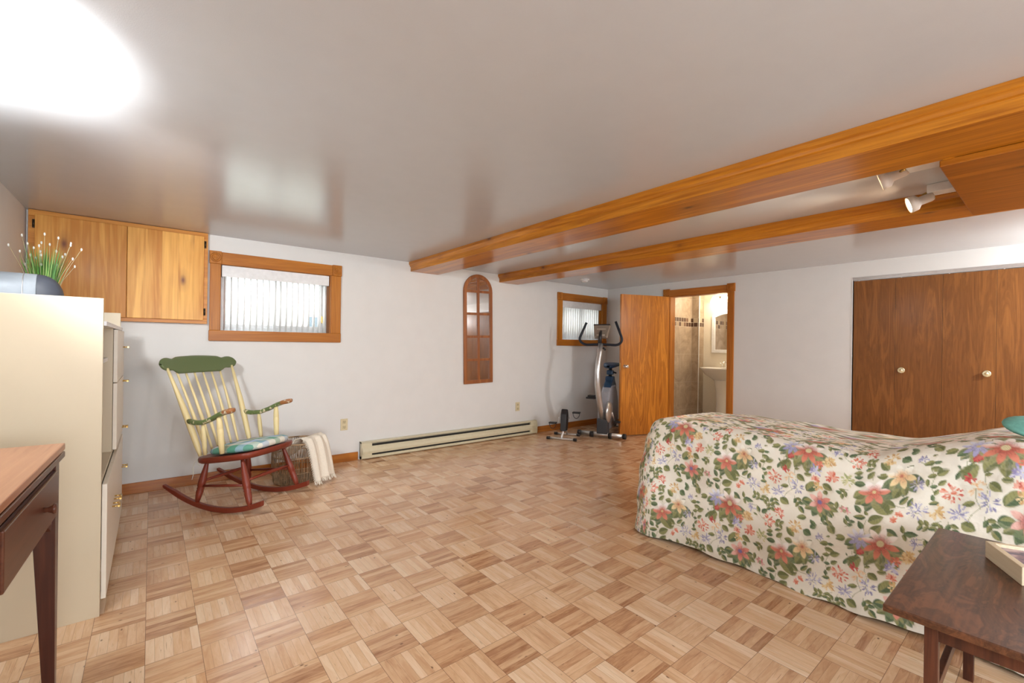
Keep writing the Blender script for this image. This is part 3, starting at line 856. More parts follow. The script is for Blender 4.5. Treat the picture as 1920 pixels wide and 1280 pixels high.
tie.tube([(-.20, -.20, .37), (-.225, -.21, .35), (-.215, -.215, .32), (-.205, -.21, .31)], .0022, 6)
tie.build('tie_string', plain('string', (0.75, 0.72, 0.6), .8), o)

# ------------------------------------------------------------------ basket and throw
BX, BY = 1.02, 4.275
t = thing('wicker_basket', 'round woven wicker basket on the floor behind the rocking chair', 'basket', (BX, BY, 0))
WICK = plain('wicker', (0.36, 0.235, 0.13), .6, noise=.5, scale=25)
mb = MB()
def br(z): return .185 + .018 * math.sin(PI * min(1, z / .34) * .9)
rnd = random.Random(5)
NB = 64
for i in range(NB):
    for sgn in (1, -1):
        a0 = 2 * PI * (i + rnd.uniform(-.3, .3)) / NB
        pts = []
        for k in range(7):
            z = .01 + k / 6 * .335
            a = a0 + sgn * .10 * (k / 6) + rnd.uniform(-.012, .012)
            rr = br(z) + sgn * .0025
            pts.append((math.cos(a) * rr, math.sin(a) * rr, z))
        mb.tube(pts, .0019, 5, cap=False)
mb.build('woven_side', WICK, t)
for z, r_ in ((.008, .006), (.10, .004), (.23, .005), (.345, .007)):
    pts = [(math.cos(2 * PI * k / 40) * br(z), math.sin(2 * PI * k / 40) * br(z), z) for k in range(41)]
    MB().tube(pts, r_, 8, cap=False).build('hoop' if z < .3 else 'rim', WICK, t)
MB().lathe([(.18, .004), (.18, .010)], n=40).build('base', WICK, t)

THROW = plain('cream_knit', (0.80, 0.72, 0.60), .9, noise=.08, scale=200, bmp=.4)
az0 = R(-52)
mb = MB()
ux, uy = math.cos(az0), math.sin(az0); tx, ty = -uy, ux
def thr(i, j):
    s_ = i / 44; w_ = (j / 30 - .5) * 2
    # profile (radial, z)
    prof = [(-.10, .20), (.02, .30), (.10, .385), (.16, .40), (.205, .392), (.235, .34), (.262, .24), (.285, .14), (.305, .055)]
    f = s_ * (len(prof) - 1); a = min(int(f), len(prof) - 2); f -= a
    r_ = prof[a][0] * (1 - f) + prof[a + 1][0] * f; z = prof[a][1] * (1 - f) + prof[a + 1][1] * f
    half = .115 + .010 * s_
    fold = math.sin(w_ * 8 + s_ * 2) * .014 * (0.3 + s_) + math.sin(w_ * 15 + 1) * .005
    drop = -.02 * w_ * w_ * (s_ > .4)
    off = w_ * half
    wrap = -off * off * 1.6
    return (BX + ux * (r_ + fold + wrap) + tx * off, BY + uy * (r_ + fold + wrap) + ty * off, max(.03, z + drop * s_ + fold * .4 * (s_ < .6)))
mb.grid(thr, 45, 31)
th = mb.build('throw_blanket', THROW, solid=.007)
tag(th, 'cream knitted throw with fringe hanging over the wicker basket', 'blanket')
fr = MB(); rnd = random.Random(9)
for j in range(31):
    p = Vector(thr(44, j))
    for q in range(2):
        d = Vector((rnd.uniform(-.012, .012), rnd.uniform(-.012, .012), 0))
        fr.tube([p + Vector((0, 0, .008)), p + d * .5 + Vector((ux * .004, uy * .004, -.012)), p + d + Vector((ux * .01, uy * .01, -.026))], [.0035, .004, .0015], 5)
for i in range(20, 44, 1):
    for side in (0, 30):
        p = Vector(thr(i, side)); sg = -1 if side == 0 else 1
        fr.tube([p, p + Vector((tx * sg * .012, ty * sg * .012, -.018))], [.0035, .0015], 5)
fr.build('fringe', THROW, th)

# ------------------------------------------------------------------ baseboard heater, outlets
t = thing('baseboard_heater', 'long almond electric baseboard heater on the back wall', 'heater', (2.935, YA - .001, 0))
hw = 1.225
prof = [(0, .012), (-.045, .012), (-.055, .022), (-.055, .045), (0, .045)]
MB().box(-hw, hw, -.012, 0, .012, .178).build('back_plate', HEAT, t)
MB().prism([(-.001, .172), (-.052, .168), (-.056, .176), (-.050, .184), (-.001, .185)], 'yz', -hw, hw).build('top_hood', HEAT, t)
MB().prism([(-.050, .056), (-.060, .060), (-.066, .085), (-.062, .115), (-.048, .135), (-.040, .130), (-.054, .1), (-.054, .07)], 'yz', -hw + .01, hw - .01).build('front_cover', HEAT, t)
MB().prism([(-.001, .008), (-.050, .008), (-.056, .016), (-.056, .034), (-.048, .038), (-.001, .03)], 'yz', -hw, hw).build('bottom_rail', HEAT, t)
MB().box(-hw + .12, hw - .12, -.040, -.013, .035, .150).build('heating_fins', DARKGAP, t)
for s_ in (-1, 1):
    a = s_ * hw
    MB().prism([(0, .006), (-.058, .006), (-.068, .02), (-.069, .115), (-.058, .165), (-.056, .188), (0, .188)], 'yz', a - (.004 if s_ > 0 else 0), a + (.004 if s_ < 0 else 0)).build('end_plate', HEAT, t)
    MB().box(a - s_ * .002, a - s_ * .115, -.052, -.013, .036, .168).build('end_cover', HEAT, t, bevel=.002)

def outlet(x, z, label):
    t = thing('wall_outlet', label, 'outlet', (x, YA - .0005, z), group='almond electrical outlets on the back wall')
    MB().box(-.036, .036, -.006, 0, -.059, .059, b=.003).build('cover_plate', ALMOND, t)
    for dz in (-.027, .027):
        f = MB().box(-.017, .017, -.009, -.005, dz - .0165, dz + .0165, b=.003).build('receptacle', plain('almond_socket', (0.6, 0.5, 0.3), .4), t)
        MB().box(-.008, -.0055, -.0095, -.0085, dz - .002, dz + .008).box(.0055, .008, -.0095, -.0085, dz - .002, dz + .008).box(-.002, .002, -.0095, -.0085, dz - .011, dz - .006).build('slots', BLACK, f)
outlet(1.546, .381, 'almond wall outlet between the wicker basket and the baseboard heater')
outlet(3.853, .390, 'almond wall outlet above the right end of the baseboard heater')

# ------------------------------------------------------------------ arched wall mirror
t = thing('arched_mirror', 'tall narrow arched mirror with wooden window-pane grid on the back wall', 'mirror', (3.200, YA - .002, .735), rot=(0, R(-1.3), 0))
hw, zs = .215, 1.145
def archpoly(r, base):
    p = [(-r, base), (r, base)]
    for i in range(21):
        a = PI * i / 20
        p.append((math.cos(a) * r, zs + math.sin(a) * r))
    return p
MB().prism(archpoly(hw - .015, .02), 'xz', -.012, -.006).build('mirror_glass', MIRROR, t)
def arch_ring(ro, ri, bo, bi, y0, y1):
    A = archpoly(ro, bo); B = archpoly(ri, bi)
    n = len(A); vs = []
    for y in (y0, y1):
        vs += [(a, y, b_) for a, b_ in A] + [(a, y, b_) for a, b_ in B]
    fs = []
    for i in range(n):
        j = (i + 1) % n
        fs += [(i, j, n + j, n + i), (2 * n + i, 3 * n + i, 3 * n + j, 2 * n + j), (i, 2 * n + i, 2 * n + j, j), (n + i, n + j, 3 * n + j, 3 * n + i)]
    return MB().add(vs, fs)
arch_ring(hw, hw - .042, 0, .045, -.026, 0).build('frame', MIRW, t, bevel=.003)
zz = [.295, .583, .868, 1.145]
MB().box(-.016, .016, -.024, -.012, .045, zs + hw - .04).build('mullion', MIRW, t, bevel=.002)
for z in zz: MB().box(-hw + .04, hw - .04, -.022, -.012, z - .015, z + .015).build('glazing_bar', MIRW, t, bevel=.002)

# ------------------------------------------------------------------ smoke detector
t = thing('smoke_detector', 'small round white smoke detector on the ceiling near the far corner', 'detector', (4.60, 4.14, C))
MB().lathe([(.062, 0), (.064, -.012), (.058, -.018)][::1], n=28).build('base_ring', WHITE, t)
MB().lathe([(.045, -.018), (.044, -.034), (.036, -.040)], n=28).build('sensor_head', WHITE, t)

# ------------------------------------------------------------------ slab door and doorway
r = sroot('door_1')
cw = .095
MB().box(XR - .018, XR, DO[0] - cw + .02, DO[0] + .008, 0, DO[2] - .005).build('casing_leg', PINE_Z, r, bevel=.003)
MB().box(XR - .018, XR, DO[1] - .008, DO[1] + cw - .01, 0, DO[2] - .005).build('casing_leg', PINE_Z, r, bevel=.003)
MB().box(XR - .018, XR, DO[0] - cw + .115, DO[1] + cw - .10, DO[2] - .005, DO[2] + .085).build('casing_head', PINE_BASEY, r, bevel=.003)
for yc in (DO[0] - cw / 2 + .012, DO[1] + cw / 2 - .004):
    o = MB().box(XR - .024, XR, yc - .05, yc + .05, DO[2] - .005, DO[2] + .1, b=.003)
    for rr, th_ in ((.036, .004), (.024, .007), (.010, .011)):
        o.lathe([(rr + .004, 0), (rr, th_), (rr - .005, th_)], (XR - .024, yc, DO[2] + .047), (-1, 0, 0), 20)
    o.build('rosette_block', PINE_Z, r)
MB().box(XR, XR + .12, DO[0], DO[0] + .012, 0, DO[2]).box(XR, XR + .12, DO[1] - .012, DO[1], 0, DO[2]).box(XR, XR + .12, DO[0] + .012, DO[1] - .012, DO[2] - .012, DO[2]).build('jamb', PINE_Z, r)
# leaf, swung into the room, hinged at the left jamb
hx, hy = XR - .022, 3.527
fx, fy = 4.952, 3.785
L = math.hypot(hx - fx, hy - fy); an = math.atan2(fy - hy, fx - hx)
lf = Matrix.Translation((hx, hy, 0)) @ Matrix.Rotation(an, 4, 'Z')
leaf = MB(lf).box(0, L, -.035, 0, .010, DO[2] - .008).build('door_leaf', SLAB, r, bevel=.001)
# camera-side face is local +y
for s_ in (1, -1):
    MB(lf).lathe([(.026, 0), (.026, .004), (.011, .008), (.010, .030), (.024, .040), (.027, .052), (.022, .062), (.008, .066)], (L - .065, 0 if s_ > 0 else -.035, .95), (0, s_, 0), 20).build('door_knob', CHROME, leaf)
MB(lf).box(L, L + .0015, -.028, -.008, .90, 1.0).build('latch_plate', BRASS, leaf)
for z in (.25, 1.0, 1.72): MB().tube([(hx + .002, hy + .012, z - .04), (hx + .002, hy + .012, z + .04)], .006, 8).build('hinge', BRASS, r)

# ------------------------------------------------------------------ bifold closet doors
r = sroot('door_2')
MB().box(XR - .004, XR + .0, CLO[0], CLO[1] + .004, CLO[2], CLO[2] + .018).box(XR + .006, XR + .034, CLO[0], CLO[1], CLO[2] - .016, CLO[2]).build('track', SILVER, r)
MB().box(XR - .003, XR + .1, CLO[1], CLO[1] + .006, 0, CLO[2]).build('corner_bead', WHITE, r)
ys = [1.398, 1.060, .722, .380, .040, -.30, -.64, -.98, -1.29]
for i in range(8):
    g = .0009
    p = MB().box(XR + .004, XR + .032, ys[i + 1] + g, ys[i] - g, .012, CLO[2] - .022, b=.0006).build('bifold_panel', LAUAN, r)
    MB().tube([(XR + .018, ys[i] - .04, CLO[2] - .024), (XR + .018, ys[i] - .04, CLO[2] - .008)], .005, 8).build('pivot_pin', WHITE, p)
    if i in (1, 2, 5, 6):
        y = {1: 1.008, 2: .434, 5: -.35, 6: -.93}[i]
        MB().lathe([(.012, 0), (.012, .012), (.027, .017), (.029, .022), (.025, .027), (.017, .024), (.010, .025), (.008, .030), (.002, .031)], (XR + .004, y, 1.026), (-1, 0, 0), 24).build('knob', BRASS if False else plain('pale_brass', (0.78, 0.70, 0.46), .25, metal=.7), p)

# ------------------------------------------------------------------ bathroom
struct('trim_4', MB().box(6.941, 6.951, 3.754, 3.764, 0.02, 2.134), WHITE)
XB = 7.10; XT = 6.946; YT1, YT2 = 3.761, 3.886
struct('floor_bathroom', MB().box(XR + .06, XB + .1, 1.9, 4.9, -.1, .02), plain('bath_floor_tile', (0.5, 0.44, 0.36), .4))
struct('ceiling_bathroom', MB().box(XR + .12, XB + .1, 1.9, 4.9, C, C + .1), plain('bath_ceiling', (0.8, 0.78, 0.74), .6))
struct('wall_bathroom_far', MB().box(XB, XB + .1, 1.9, YT1, 0, C), BATHW)
struct('wall_bathroom_side', MB().box(XR + .12, XB + .1, 1.8, 1.9, 0, C), BATHW)
def tilemat():
    mt, nt, b = newmat('travertine_tile')
    tc = nd(nt, 'ShaderNodeTexCoord'); sep = nd(nt, 'ShaderNodeSeparateXYZ'); lk(nt, tc.outputs['Object'], sep.inputs[0])
    no = nd(nt, 'ShaderNodeTexNoise', inp={'Scale': 4.5, 'Detail': 7, 'Roughness': .65, 'Distortion': 1.2}); lk(nt, tc.outputs['Object'], no.inputs['Vector'])
    c = ramp(nt, no.outputs[0], [(.3, (0.33, 0.24, 0.16)), (.55, (0.47, 0.36, 0.255)), (.75, (0.60, 0.48, 0.36))])
    hcoord = mth(nt, 'ADD', sep.outputs[0], mth(nt, 'MULTIPLY', sep.outputs[1], 1.0))
    def line(v, per, ph, wd):
        f = mth(nt, 'FRACT', mth(nt, 'ADD', mth(nt, 'DIVIDE', v, per), ph)); return mth(nt, 'LESS_THAN', f, wd / per)
    g = mth(nt, 'MAXIMUM', line(sep.outputs[2], .45, -.46, .005), line(hcoord, .33, .2, .004))
    c = mix(nt, mth(nt, 'MULTIPLY', g, .7), c, (0.62, 0.55, 0.45))
    # mosaic band
    z = sep.outputs[2]
    inb = mth(nt, 'MULTIPLY', mth(nt, 'GREATER_THAN', z, 1.558), mth(nt, 'LESS_THAN', z, 1.702))
    mz = mth(nt, 'DIVIDE', mth(nt, 'SUBTRACT', z, 1.558), .072); mh = mth(nt, 'DIVIDE', hcoord, .072)
    cb = nd(nt, 'ShaderNodeCombineXYZ'); lk(nt, mth(nt, 'FLOOR', mz), cb.inputs[0]); lk(nt, mth(nt, 'FLOOR', mh), cb.inputs[1])
    wn = nd(nt, 'ShaderNodeTexWhiteNoise', noise_dimensions='3D'); lk(nt, cb.outputs[0], wn.inputs['Vector'])
    mc = ramp(nt, wn.outputs['Value'], [(0, (0.10, 0.05, 0.03)), (.33, (0.20, 0.11, 0.07)), (.62, (0.42, 0.31, 0.2)), (.8, (0.5, 0.4, 0.28))], 'CONSTANT')
    ed = mth(nt, 'GREATER_THAN', mth(nt, 'MAXIMUM', mth(nt, 'ABSOLUTE', mth(nt, 'SUBTRACT', mth(nt, 'FRACT', mz), .5)), mth(nt, 'ABSOLUTE', mth(nt, 'SUBTRACT', mth(nt, 'FRACT', mh), .5))), .44)
    mc = mix(nt, ed, mc, (0.55, 0.47, 0.36))
    c = mix(nt, inb, c, mc)
    lk(nt, c, b.inputs['Base Color']); b.inputs['Roughness'].default_value = .35
    return mt
TILE = tilemat()
struct('wall_bathroom_shower', MB().box(XT, XB + .1, YT1, YT2, 0, C).box(XR + .12, XB + .1, YT2, YT2 + .12, 0, C), TILE)
struct('wall_bathroom_near', MB().box(XR + .12, XR + .125, 1.9, DO[0] - .02, 0, C), BATHW)

SX, SY, SZ = XB - .005, 3.355, .905
t = thing('pedestal_sink', 'white porcelain pedestal sink seen through the bathroom doorway', 'sink', (SX, SY, .02))
mb = MB(); vs = []; n = 36
lay = [(.10, .12, .66, .12), (.14, .17, .71, .14), (.21, .255, .78, .185), (.245, .285, .85, .22), (.258, .305, .878, .232), (.258, .307, .888, .232), (.246, .29, .888, .232), (.20, .26, .86, .232), (.12, .16, .80, .235), (.03, .03, .785, .24)]
for rx, ry, z, cx in lay:
    for k in range(n):
        a = 2 * PI * k / n
        vs.append((min(-.002, -cx + rx * math.cos(a)), ry * math.sin(a), z))
mb.add(vs, [(i * n + k, i * n + (k + 1) % n, (i + 1) * n + (k + 1) % n, (i + 1) * n + k) for i in range(len(lay) - 1) for k in range(n)], True)
mb.f.append(tuple(range(n))[::-1]); mb.sm.append(True); mb.f.append(tuple(range((len(lay) - 1) * n, len(lay) * n))); mb.sm.append(True)
mb.build('basin', PORC, t)
MB().lathe([(.13, 0), (.125, .03), (.105, .08), (.095, .3), (.10, .5), (.125, .68), (.13, .70)], (-.15, 0, 0), n=32).build('pedestal', PORC, t)
f = MB().box(-.075, -.02, -.08, .08, .886, .900, b=.006).tube([(-.05, 0, .898), (-.05, 0, .96), (-.10, 0, .985), (-.15, 0, .965)], [.014, .013, .011, .010], 10).build('faucet', CHROME, t)
for s_ in (-1, 1): MB().tube([(-.048, s_ * .062, .898), (-.048, s_ * .062, .935)], .011, 10).tube([(-.048, s_ * .062, .935), (-.075, s_ * .085, .960)], [.008, .005], 8).build('tap_handle', CHROME, f)

t = thing('bathroom_mirror', 'arched white-framed mirror above the pedestal sink', 'mirror', (XB - .002, 3.345, 1.14))
def arch2(hw_, zb, zt, rise):
    p = [(-hw_, zb), (hw_, zb), (hw_, zt)]
    for i in range(1, 12):
        s_ = 1 - 2 * i / 12
        p.append((hw_ * s_, zt + rise * (1 - s_ * s_)))
    p.append((-hw_, zt)); return p
A = arch2(.265, 0, .60, .07); B = arch2(.215, .05, .56, .06)
n = len(A); vs = []
for x in (-.03, 0): vs += [(x, a, b_) for a, b_ in A] + [(x, a, b_) for a, b_ in B]
fs = []
for i in range(n):
    j = (i + 1) % n
    fs += [(i, j, n + j, n + i), (2 * n + i, 3 * n + i, 3 * n + j, 2 * n + j), (i, 2 * n + i, 2 * n + j, j), (n + i, n + j, 3 * n + j, 3 * n + i)]
MB().add(vs, fs).build('frame', WHITE, t, bevel=.004)
MB().prism(arch2(.23, .03, .57, .06), 'yz', -.012, -.004).build('mirror_glass', MIRROR, t)
t = thing('vanity_light', 'glowing white glass vanity light above the bathroom mirror', 'lamp', (XB - .002, 3.40, 2.02))
MB().box(-.03, 0, -.22, .22, -.03, .03, b=.006).build('back_plate', CHROME, t)
GLOW = emis('lamp_glass', (1.0, 0.88, 0.70), 5)
for s_ in (-1, 0, 1):
    MB().lathe([(.02, 0), (.035, -.03), (.055, -.09), (.05, -.10)], (-.085, s_ * .15, .02), n=20).build('glass_shade', GLOW, t)
    MB().tube([(-.03, s_ * .15, 0), (-.085, s_ * .15, .02)], .008, 8).build('shade_arm', CHROME, t)
point('vanity_bulb', (XB - .25, 3.35, 1.92), 7, (1.0, 0.84, 0.62), .08)

point('bathroom_fill', (6.25, 2.75, 1.9), 4, (1.0, 0.9, 0.78), .08)  # added fill to brighten the shower corner face; no bulb is seen here

# ------------------------------------------------------------------ track spotlights between the beams
HOT = emis('spot_bulb', (1.0, 0.72, 0.45), 22)
def track(loc, label, head, tgt):
    t = thing('ceiling_spotlight', label, 'lamp', loc, group='white adjustable spotlights between the ceiling beams')
    L_ = Vector(loc)
    MB().box(-.045, .045, -.05, .09, -.045, 0, b=.003).build('mount_box', WHITE, t)
    h = Vector(head) - L_
    d = (Vector(tgt) - Vector(head)).normalized()
    MB().tube([(0, .09, -.03), (0, .115, -.04), tuple(h - d * .05)], .006, 8).build('swivel_arm', BRASS, t)
    a0 = h - d * .055
    MB().lathe([(.020, 0), (.024, .012), (.024, .06), (.042, .075), (.046, .11), (.043, .11), (.038, .08), (.018, .07)], a0, d, 24).build('lamp_head', BROWN_ENAMEL, t)
    MB().lathe([(.012, .072), (.034, .084), (.037, .102), (.02, .108)], a0, d, 20).build('bulb', HOT, t)
    sp = spot('spotlight_beam', tuple(Vector(head) + d * .07), tgt, 14, 85, .6, (1.0, 0.80, 0.58), .03)
track((2.84, .40, C), 'white ceiling spotlight nearest the front beam', (2.86, .545, 2.085), (2.75, 1.3, 1.83))
track((3.36, .40, C), 'white ceiling spotlight against the second beam', (3.33, .515, 2.055), (3.1, 1.2, 1.80))

# ------------------------------------------------------------------ exercise bike
BA = math.atan2(-.431, -.903)
t = thing('exercise_bike', 'silver and navy upright exercise bike in the far corner', 'exercise bike', (4.683, 3.879, 0), BA)
# x towards camera, y towards image right
MB().tube([(0, -.29, .045), (0, .29, .045)], .030, 16).build('front_stabilizer', SILVER, t)
for s_ in (-1, 1):
    MB().tube([(0, s_ * .285, .045), (0, s_ * .325, .045)], .036, 16).build('end_cap', BLACK, t)
for y in (-.13, .12):
    MB().tube([(.012, y - .022, .040), (.012, y + .022, .040)], .038, 18).build('transport_wheel', BLACK, t)
MB().tube([(-.80, -.24, .045), (-.80, .24, .045)], .028, 16).build('rear_stabilizer', SILVER, t)
for s_ in (-1, 1): MB().tube([(-.80, s_ * .235, .045), (-.80, s_ * .27, .045)], .034, 16).build('end_cap', BLACK, t)
MB().tube([(-.80, 0, .06), (-.6, 0, .10), (-.1, 0, .10), (0, 0, .06)], .03, 12).build('frame_rail', GREYD, t)
bpts = [(0, .02, .24), (.07, .005, .40), (.13, -.01, .56), (.165, -.02, .72), (.17, -.022, .88), (.14, -.02, 1.02), (.10, -.012, 1.14), (.07, -.006, 1.25)]
MB().tube(bpts, [.040, .038, .037, .036, .035, .034, .033, .033], 16).build('main_post', SILVER, t)
MB().prism([(-.10, .06), (.05, .06), (.048, .26), (-.07, .26)], 'xz', -.055, .085).build('post_boot', GREYD, t, bevel=.01)
# shroud
sp = [(.03, .09), (.02, .30), (-.04, .45), (-.15, .60), (-.26, .68), (-.50, .68), (-.60, .58), (-.68, .40), (-.70, .20), (-.66, .09)]
MB().prism(sp, 'xz', -.055, .075).build('shroud', SILVERP, t, bevel=.025)
MB().prism([(-.20, .63), (-.27, .70), (-.33, .74), (-.35, .80), (-.47, .80), (-.49, .74), (-.55, .69), (-.585, .63)], 'xz', -.045, .065).build('shroud_cap', NAVY, t, bevel=.015)
MB().lathe([(.145, 0), (.142, .012), (.12, .03), (.06, .042), (.01, .045)], (-.06, .075, .34), (0, 1, 0), 32).build('crank_disc', SILVER, t)
MB().tube([(-.06, .120, .34), (-.20, .13, .20)], .013, 8).build('crank_arm', SILVER, t)
MB().box(-.25, -.15, .13, .21, .185, .21, b=.006).build('pedal', BLACK, t)
MB().tube([(-.20, -.06, .33), (-.15, -.09, .50)], .013, 8).build('crank_arm', SILVER, t)
pd_ = MB().box(-.20, -.10, -.25, -.12, .495, .52, b=.006).box(-.19, -.11, -.23, -.13, .52, .545, b=.008).build('pedal', BLACK, t)
MB().tube([(-.41, .01, .78), (-.43, .01, .93)], .024, 12).build('seat_post', BLACK, t)
MB().box(-.47, -.37, -.035, .055, .82, .885, b=.015).build('seat_clamp', NAVY, t)
mb = MB()
def sad(i, j):
    s_ = i / 14; a = 2 * PI * j / 16
    x = -.60 + s_ * .32
    w_ = (.135 * (1 - s_) ** .6 + .035 * s_) * (math.sin(min(1, s_ * 5 + .05) * PI / 2)) * (1 if s_ < .93 else .6)
    h_ = .028 * (math.sin(min(1, s_ * 5 + .1) * PI / 2)) * (1 if s_ < .93 else .5)
    q = lambda v: math.copysign(abs(v) ** .75, v)
    return (x, .01 + q(math.cos(a)) * w_, .952 + q(math.sin(a)) * h_ + .012 * math.cos(s_ * PI))
mb.grid(sad, 15, 17)
mb.build('saddle', NAVY, t)
MB().tube([(-.40, .05, .86), (-.40, .10, .845)], .012, 8).build('seat_knob', BLACK, t)
MB().tube([(.10, .03, 1.20), (.10, .065, 1.17)], .012, 8).build('post_knob', BLACK, t)
def bend(pts, n=5):
    out = [Vector(pts[0])]
    for i in range(1, len(pts) - 1):
        p0, p1, p2 = Vector(pts[i - 1]), Vector(pts[i]), Vector(pts[i + 1])
        a = p1 + (p0 - p1).normalized() * min(.055, (p0 - p1).length * .45); c = p1 + (p2 - p1).normalized() * min(.055, (p2 - p1).length * .45)
        for k in range(n + 1):
            f_ = k / n
            out.append(a * (1 - f_) ** 2 + p1 * 2 * f_ * (1 - f_) + c * f_ ** 2)
    out.append(Vector(pts[-1])); return out
hb = [(.05, -.21, 1.535), (.05, -.315, 1.30), (.05, -.235, 1.235), (.07, 0, 1.245), (.05, .22, 1.235), (.05, .275, 1.30), (.05, .18, 1.545)]
MB().tube(bend(hb), .0165, 12).build('handlebar', plain('black_foam', (0.012, 0.016, 0.026), .65), t)
mc = Matrix.Translation((.03, -.01, 1.41)) @ Matrix.Rotation(R(-20), 4, 'Y')
vs = []
for x, k in ((.025, .92), (.0, 1.0), (-.02, .97)):
    vs += [(x, -.085 * k, -.095 * k), (x, .085 * k, -.095 * k), (x, .118 * k, .10 * k), (x, -.118 * k, .10 * k)]
mb = MB(mc); mb.add(vs, [(0, 1, 2, 3), (11, 10, 9, 8)] + [(i * 4 + k, (i + 1) * 4 + k, (i + 1) * 4 + (k + 1) % 4, i * 4 + (k + 1) % 4) for i in range(2) for k in range(4)])
con = mb.build('console', TAUPE, t, bevel=.006)
MB(mc).box(-.022, .027, -.112, .112, .083, .103, b=.006).build('console_rim', BLACK, con)
MB(mc).box(.024, .029, -.06, .06, .028, .034).box(.024, .03, -.055, .055, -.06, -.05).build('vent_slot', plain('pale_slot', (0.7, 0.62, 0.52), .5), con)
MB(mc).tube([(.03, 0, -.17), (.045, 0, -.05), (.03, 0, .0)], [.028, .02, .015], 10).build('console_mount', BLACK, t)

# ------------------------------------------------------------------ pedal exerciser
t = thing('pedal_exerciser', 'small floor pedal exerciser with strapped pedals beside the exercise bike', 'exerciser', (4.13, 4.075, 0), math.atan2(-.524, -.85))
MB().tube([(0, -.185, .020), (0, .185, .020)], .013, 12).build('front_foot', SILVER, t)
MB().tube([(-.33, -.165, .020), (-.33, .165, .020)], .013, 12).build('rear_foot', SILVER, t)
for x, w_ in ((0, .185), (-.33, .165)):
    for s_ in (-1, 1): MB().tube([(x, s_ * (w_ - .03), .020), (x, s_ * (w_ + .012), .020)], .019, 12).build('foot_cap', BLACK, t)
MB().tube([(0, 0, .025), (-.10, 0, .11), (-.16, 0, .24)], .015, 8).tube([(-.33, 0, .025), (-.25, 0, .10), (-.16, 0, .24)], .015, 8).build('frame', SILVER, t)
MB().prism([(-.07, .10), (-.10, .32), (-.14, .385), (-.20, .375), (-.235, .27), (-.19, .10)], 'xz', -.040, .040).build('housing', BLACK, t, bevel=.012)
for s_, ang in ((-1, R(205)), (1, R(25))):
    cx, cz = -.165, .265
    ex, ez = cx + .10 * math.cos(ang + PI / 2) * .3, cz + .075 * (1 if s_ > 0 else -1)
    MB().tube([(cx, s_ * .045, cz), (cx, s_ * .075, cz), (ex, s_ * .078, ez), (ex, s_ * .115, ez)], .006, 8).build('crank', SILVER, t)
    p = MB().box(ex - .035, ex + .035, s_ * .105, s_ * .205, ez - .008, ez + .012, b=.004).build('pedal', BLACK, t)
    pts = [(ex, s_ * .112, ez)] + [(ex + .01, s_ * (.155 - .045 * math.cos(PI * k / 8)), ez - .075 * math.sin(PI * k / 8)) for k in range(9)] + [(ex, s_ * .200, ez)]
    MB().tube(pts, (.004), 6).build('strap', BLACK, p)

# ------------------------------------------------------------------ bed with floral cover
LEAVES = [(-59,255,-103,257,0.5),(-69,307,-101,299,0.5),(-69,286,-101,283,0.5),(-50,280,-25,309,0.5),(-58,314,-27,326,0.4),(-77,320,-97,327,0.4),(25,309,-5,347,0.5),(22,283,-15,286,0.6),(68,354,100,338,0.8),(97,370,121,393,0.6),(83,299,108,316,0.5),(63,228,42,190,0.7),(77,235,85,200,0.6),(27,224,26,254,0.8),(-60,220,-101,192,0.7),(-40,186,-75,163,0.7),(12,176,51,155,0.6),(-10,171,28,124,0.7),(-75,129,-97,160,0.5),(-55,110,-102,107,0.4),(-47,120,-61,138,0.5),(-43,94,10,115,0.6),(-64,58,-82,92,0.5),(-35,39,1,79,0.6),(-131,2,-169,1,0.5),(-96,0,-132,-16,0.6),(14,60,60,34,0.5),(78,53,72,83,0.45),(81,53,127,51,0.4),(78,50,89,24,0.45),(37,-4,74,-27,0.5),(-7,-43,-41,-76,0.6),(8,-46,9,-84,0.5),(27,-37,49,-60,0.6),(-83,-97,-88,-60,0.8),(-115,-84,-131,-110,0.4),(64,166,94,197,0.4),(92,158,108,191,0.4),(24,126,46,147,0.4),(172,377,198,403,0.9),(166,351,182,357,0.4),(241,372,205,355,0.5),(273,364,240,342,0.6),(176,324,141,314,0.5),(173,320,198,323,0.5),(163,297,200,293,0.5),(183,272,221,291,0.5),(182,272,153,266,0.5),(153,259,154,230,0.4),(184,230,160,230,0.5),(187,234,212,252,0.5),(171,177,168,201,0.5),(174,199,189,220,0.5),(188,171,156,166,0.4),(258,254,298,300,0.7),(238,253,252,280,0.4),(245,303,252,292,0.5),(320,264,341,269,0.5),(361,317,326,289,0.7),(373,316,374,286,0.6),(391,330,405,316,0.7),(333,240,366,215,0.6),(294,176,258,167,0.45),(257,105,296,85,0.7),(365,251,397,249,0.5),(375,170,409,216,0.6),(355,117,402,128,0.7),(342,91,368,62,0.5),(377,48,337,36,0.5),(149,36,158,6,0.5),(170,9,198,35,0.5),(129,-6,147,-12,0.5),(419,218,377,173,0.6),(444,220,484,202,0.6),(401,124,361,124,0.6),(427,76,401,83,0.8),(452,102,461,76,0.8),(467,135,497,141,0.6),(451,193,463,174,0.8),(396,256,366,253,0.4),(468,45,496,4,0.5),(415,14,394,40,0.5),(506,157,503,121,0.4),(476,106,492,82,0.4)]
SMALL = [('coral',227,205,30),('coral',-192,266,20),('red',283,256,15),('coral',255,31,20),('coral',-94,354,28),('yel',182,137,28),('peach',296,225,24),('yel',34,359,26),('yel',99,-41,22),('lav',123,241,20),('lav',121,143,30),('lav',250,134,26),('lav',333,180,28),('lav',119,19,18),('lav',139,342,13),('coral',43,105,9),('coral',62,127,9),('red',298,324,8),('red',-68,-39,8),('lavd',415,279,26),('coral',429,308,15),('coral',481,262,24),('coral',412,234,15),('yel',425,204,18),('yel',467,335,22),('yelg',543,266,26),('pinks',529,128,12),('pinks',545,126,12)]
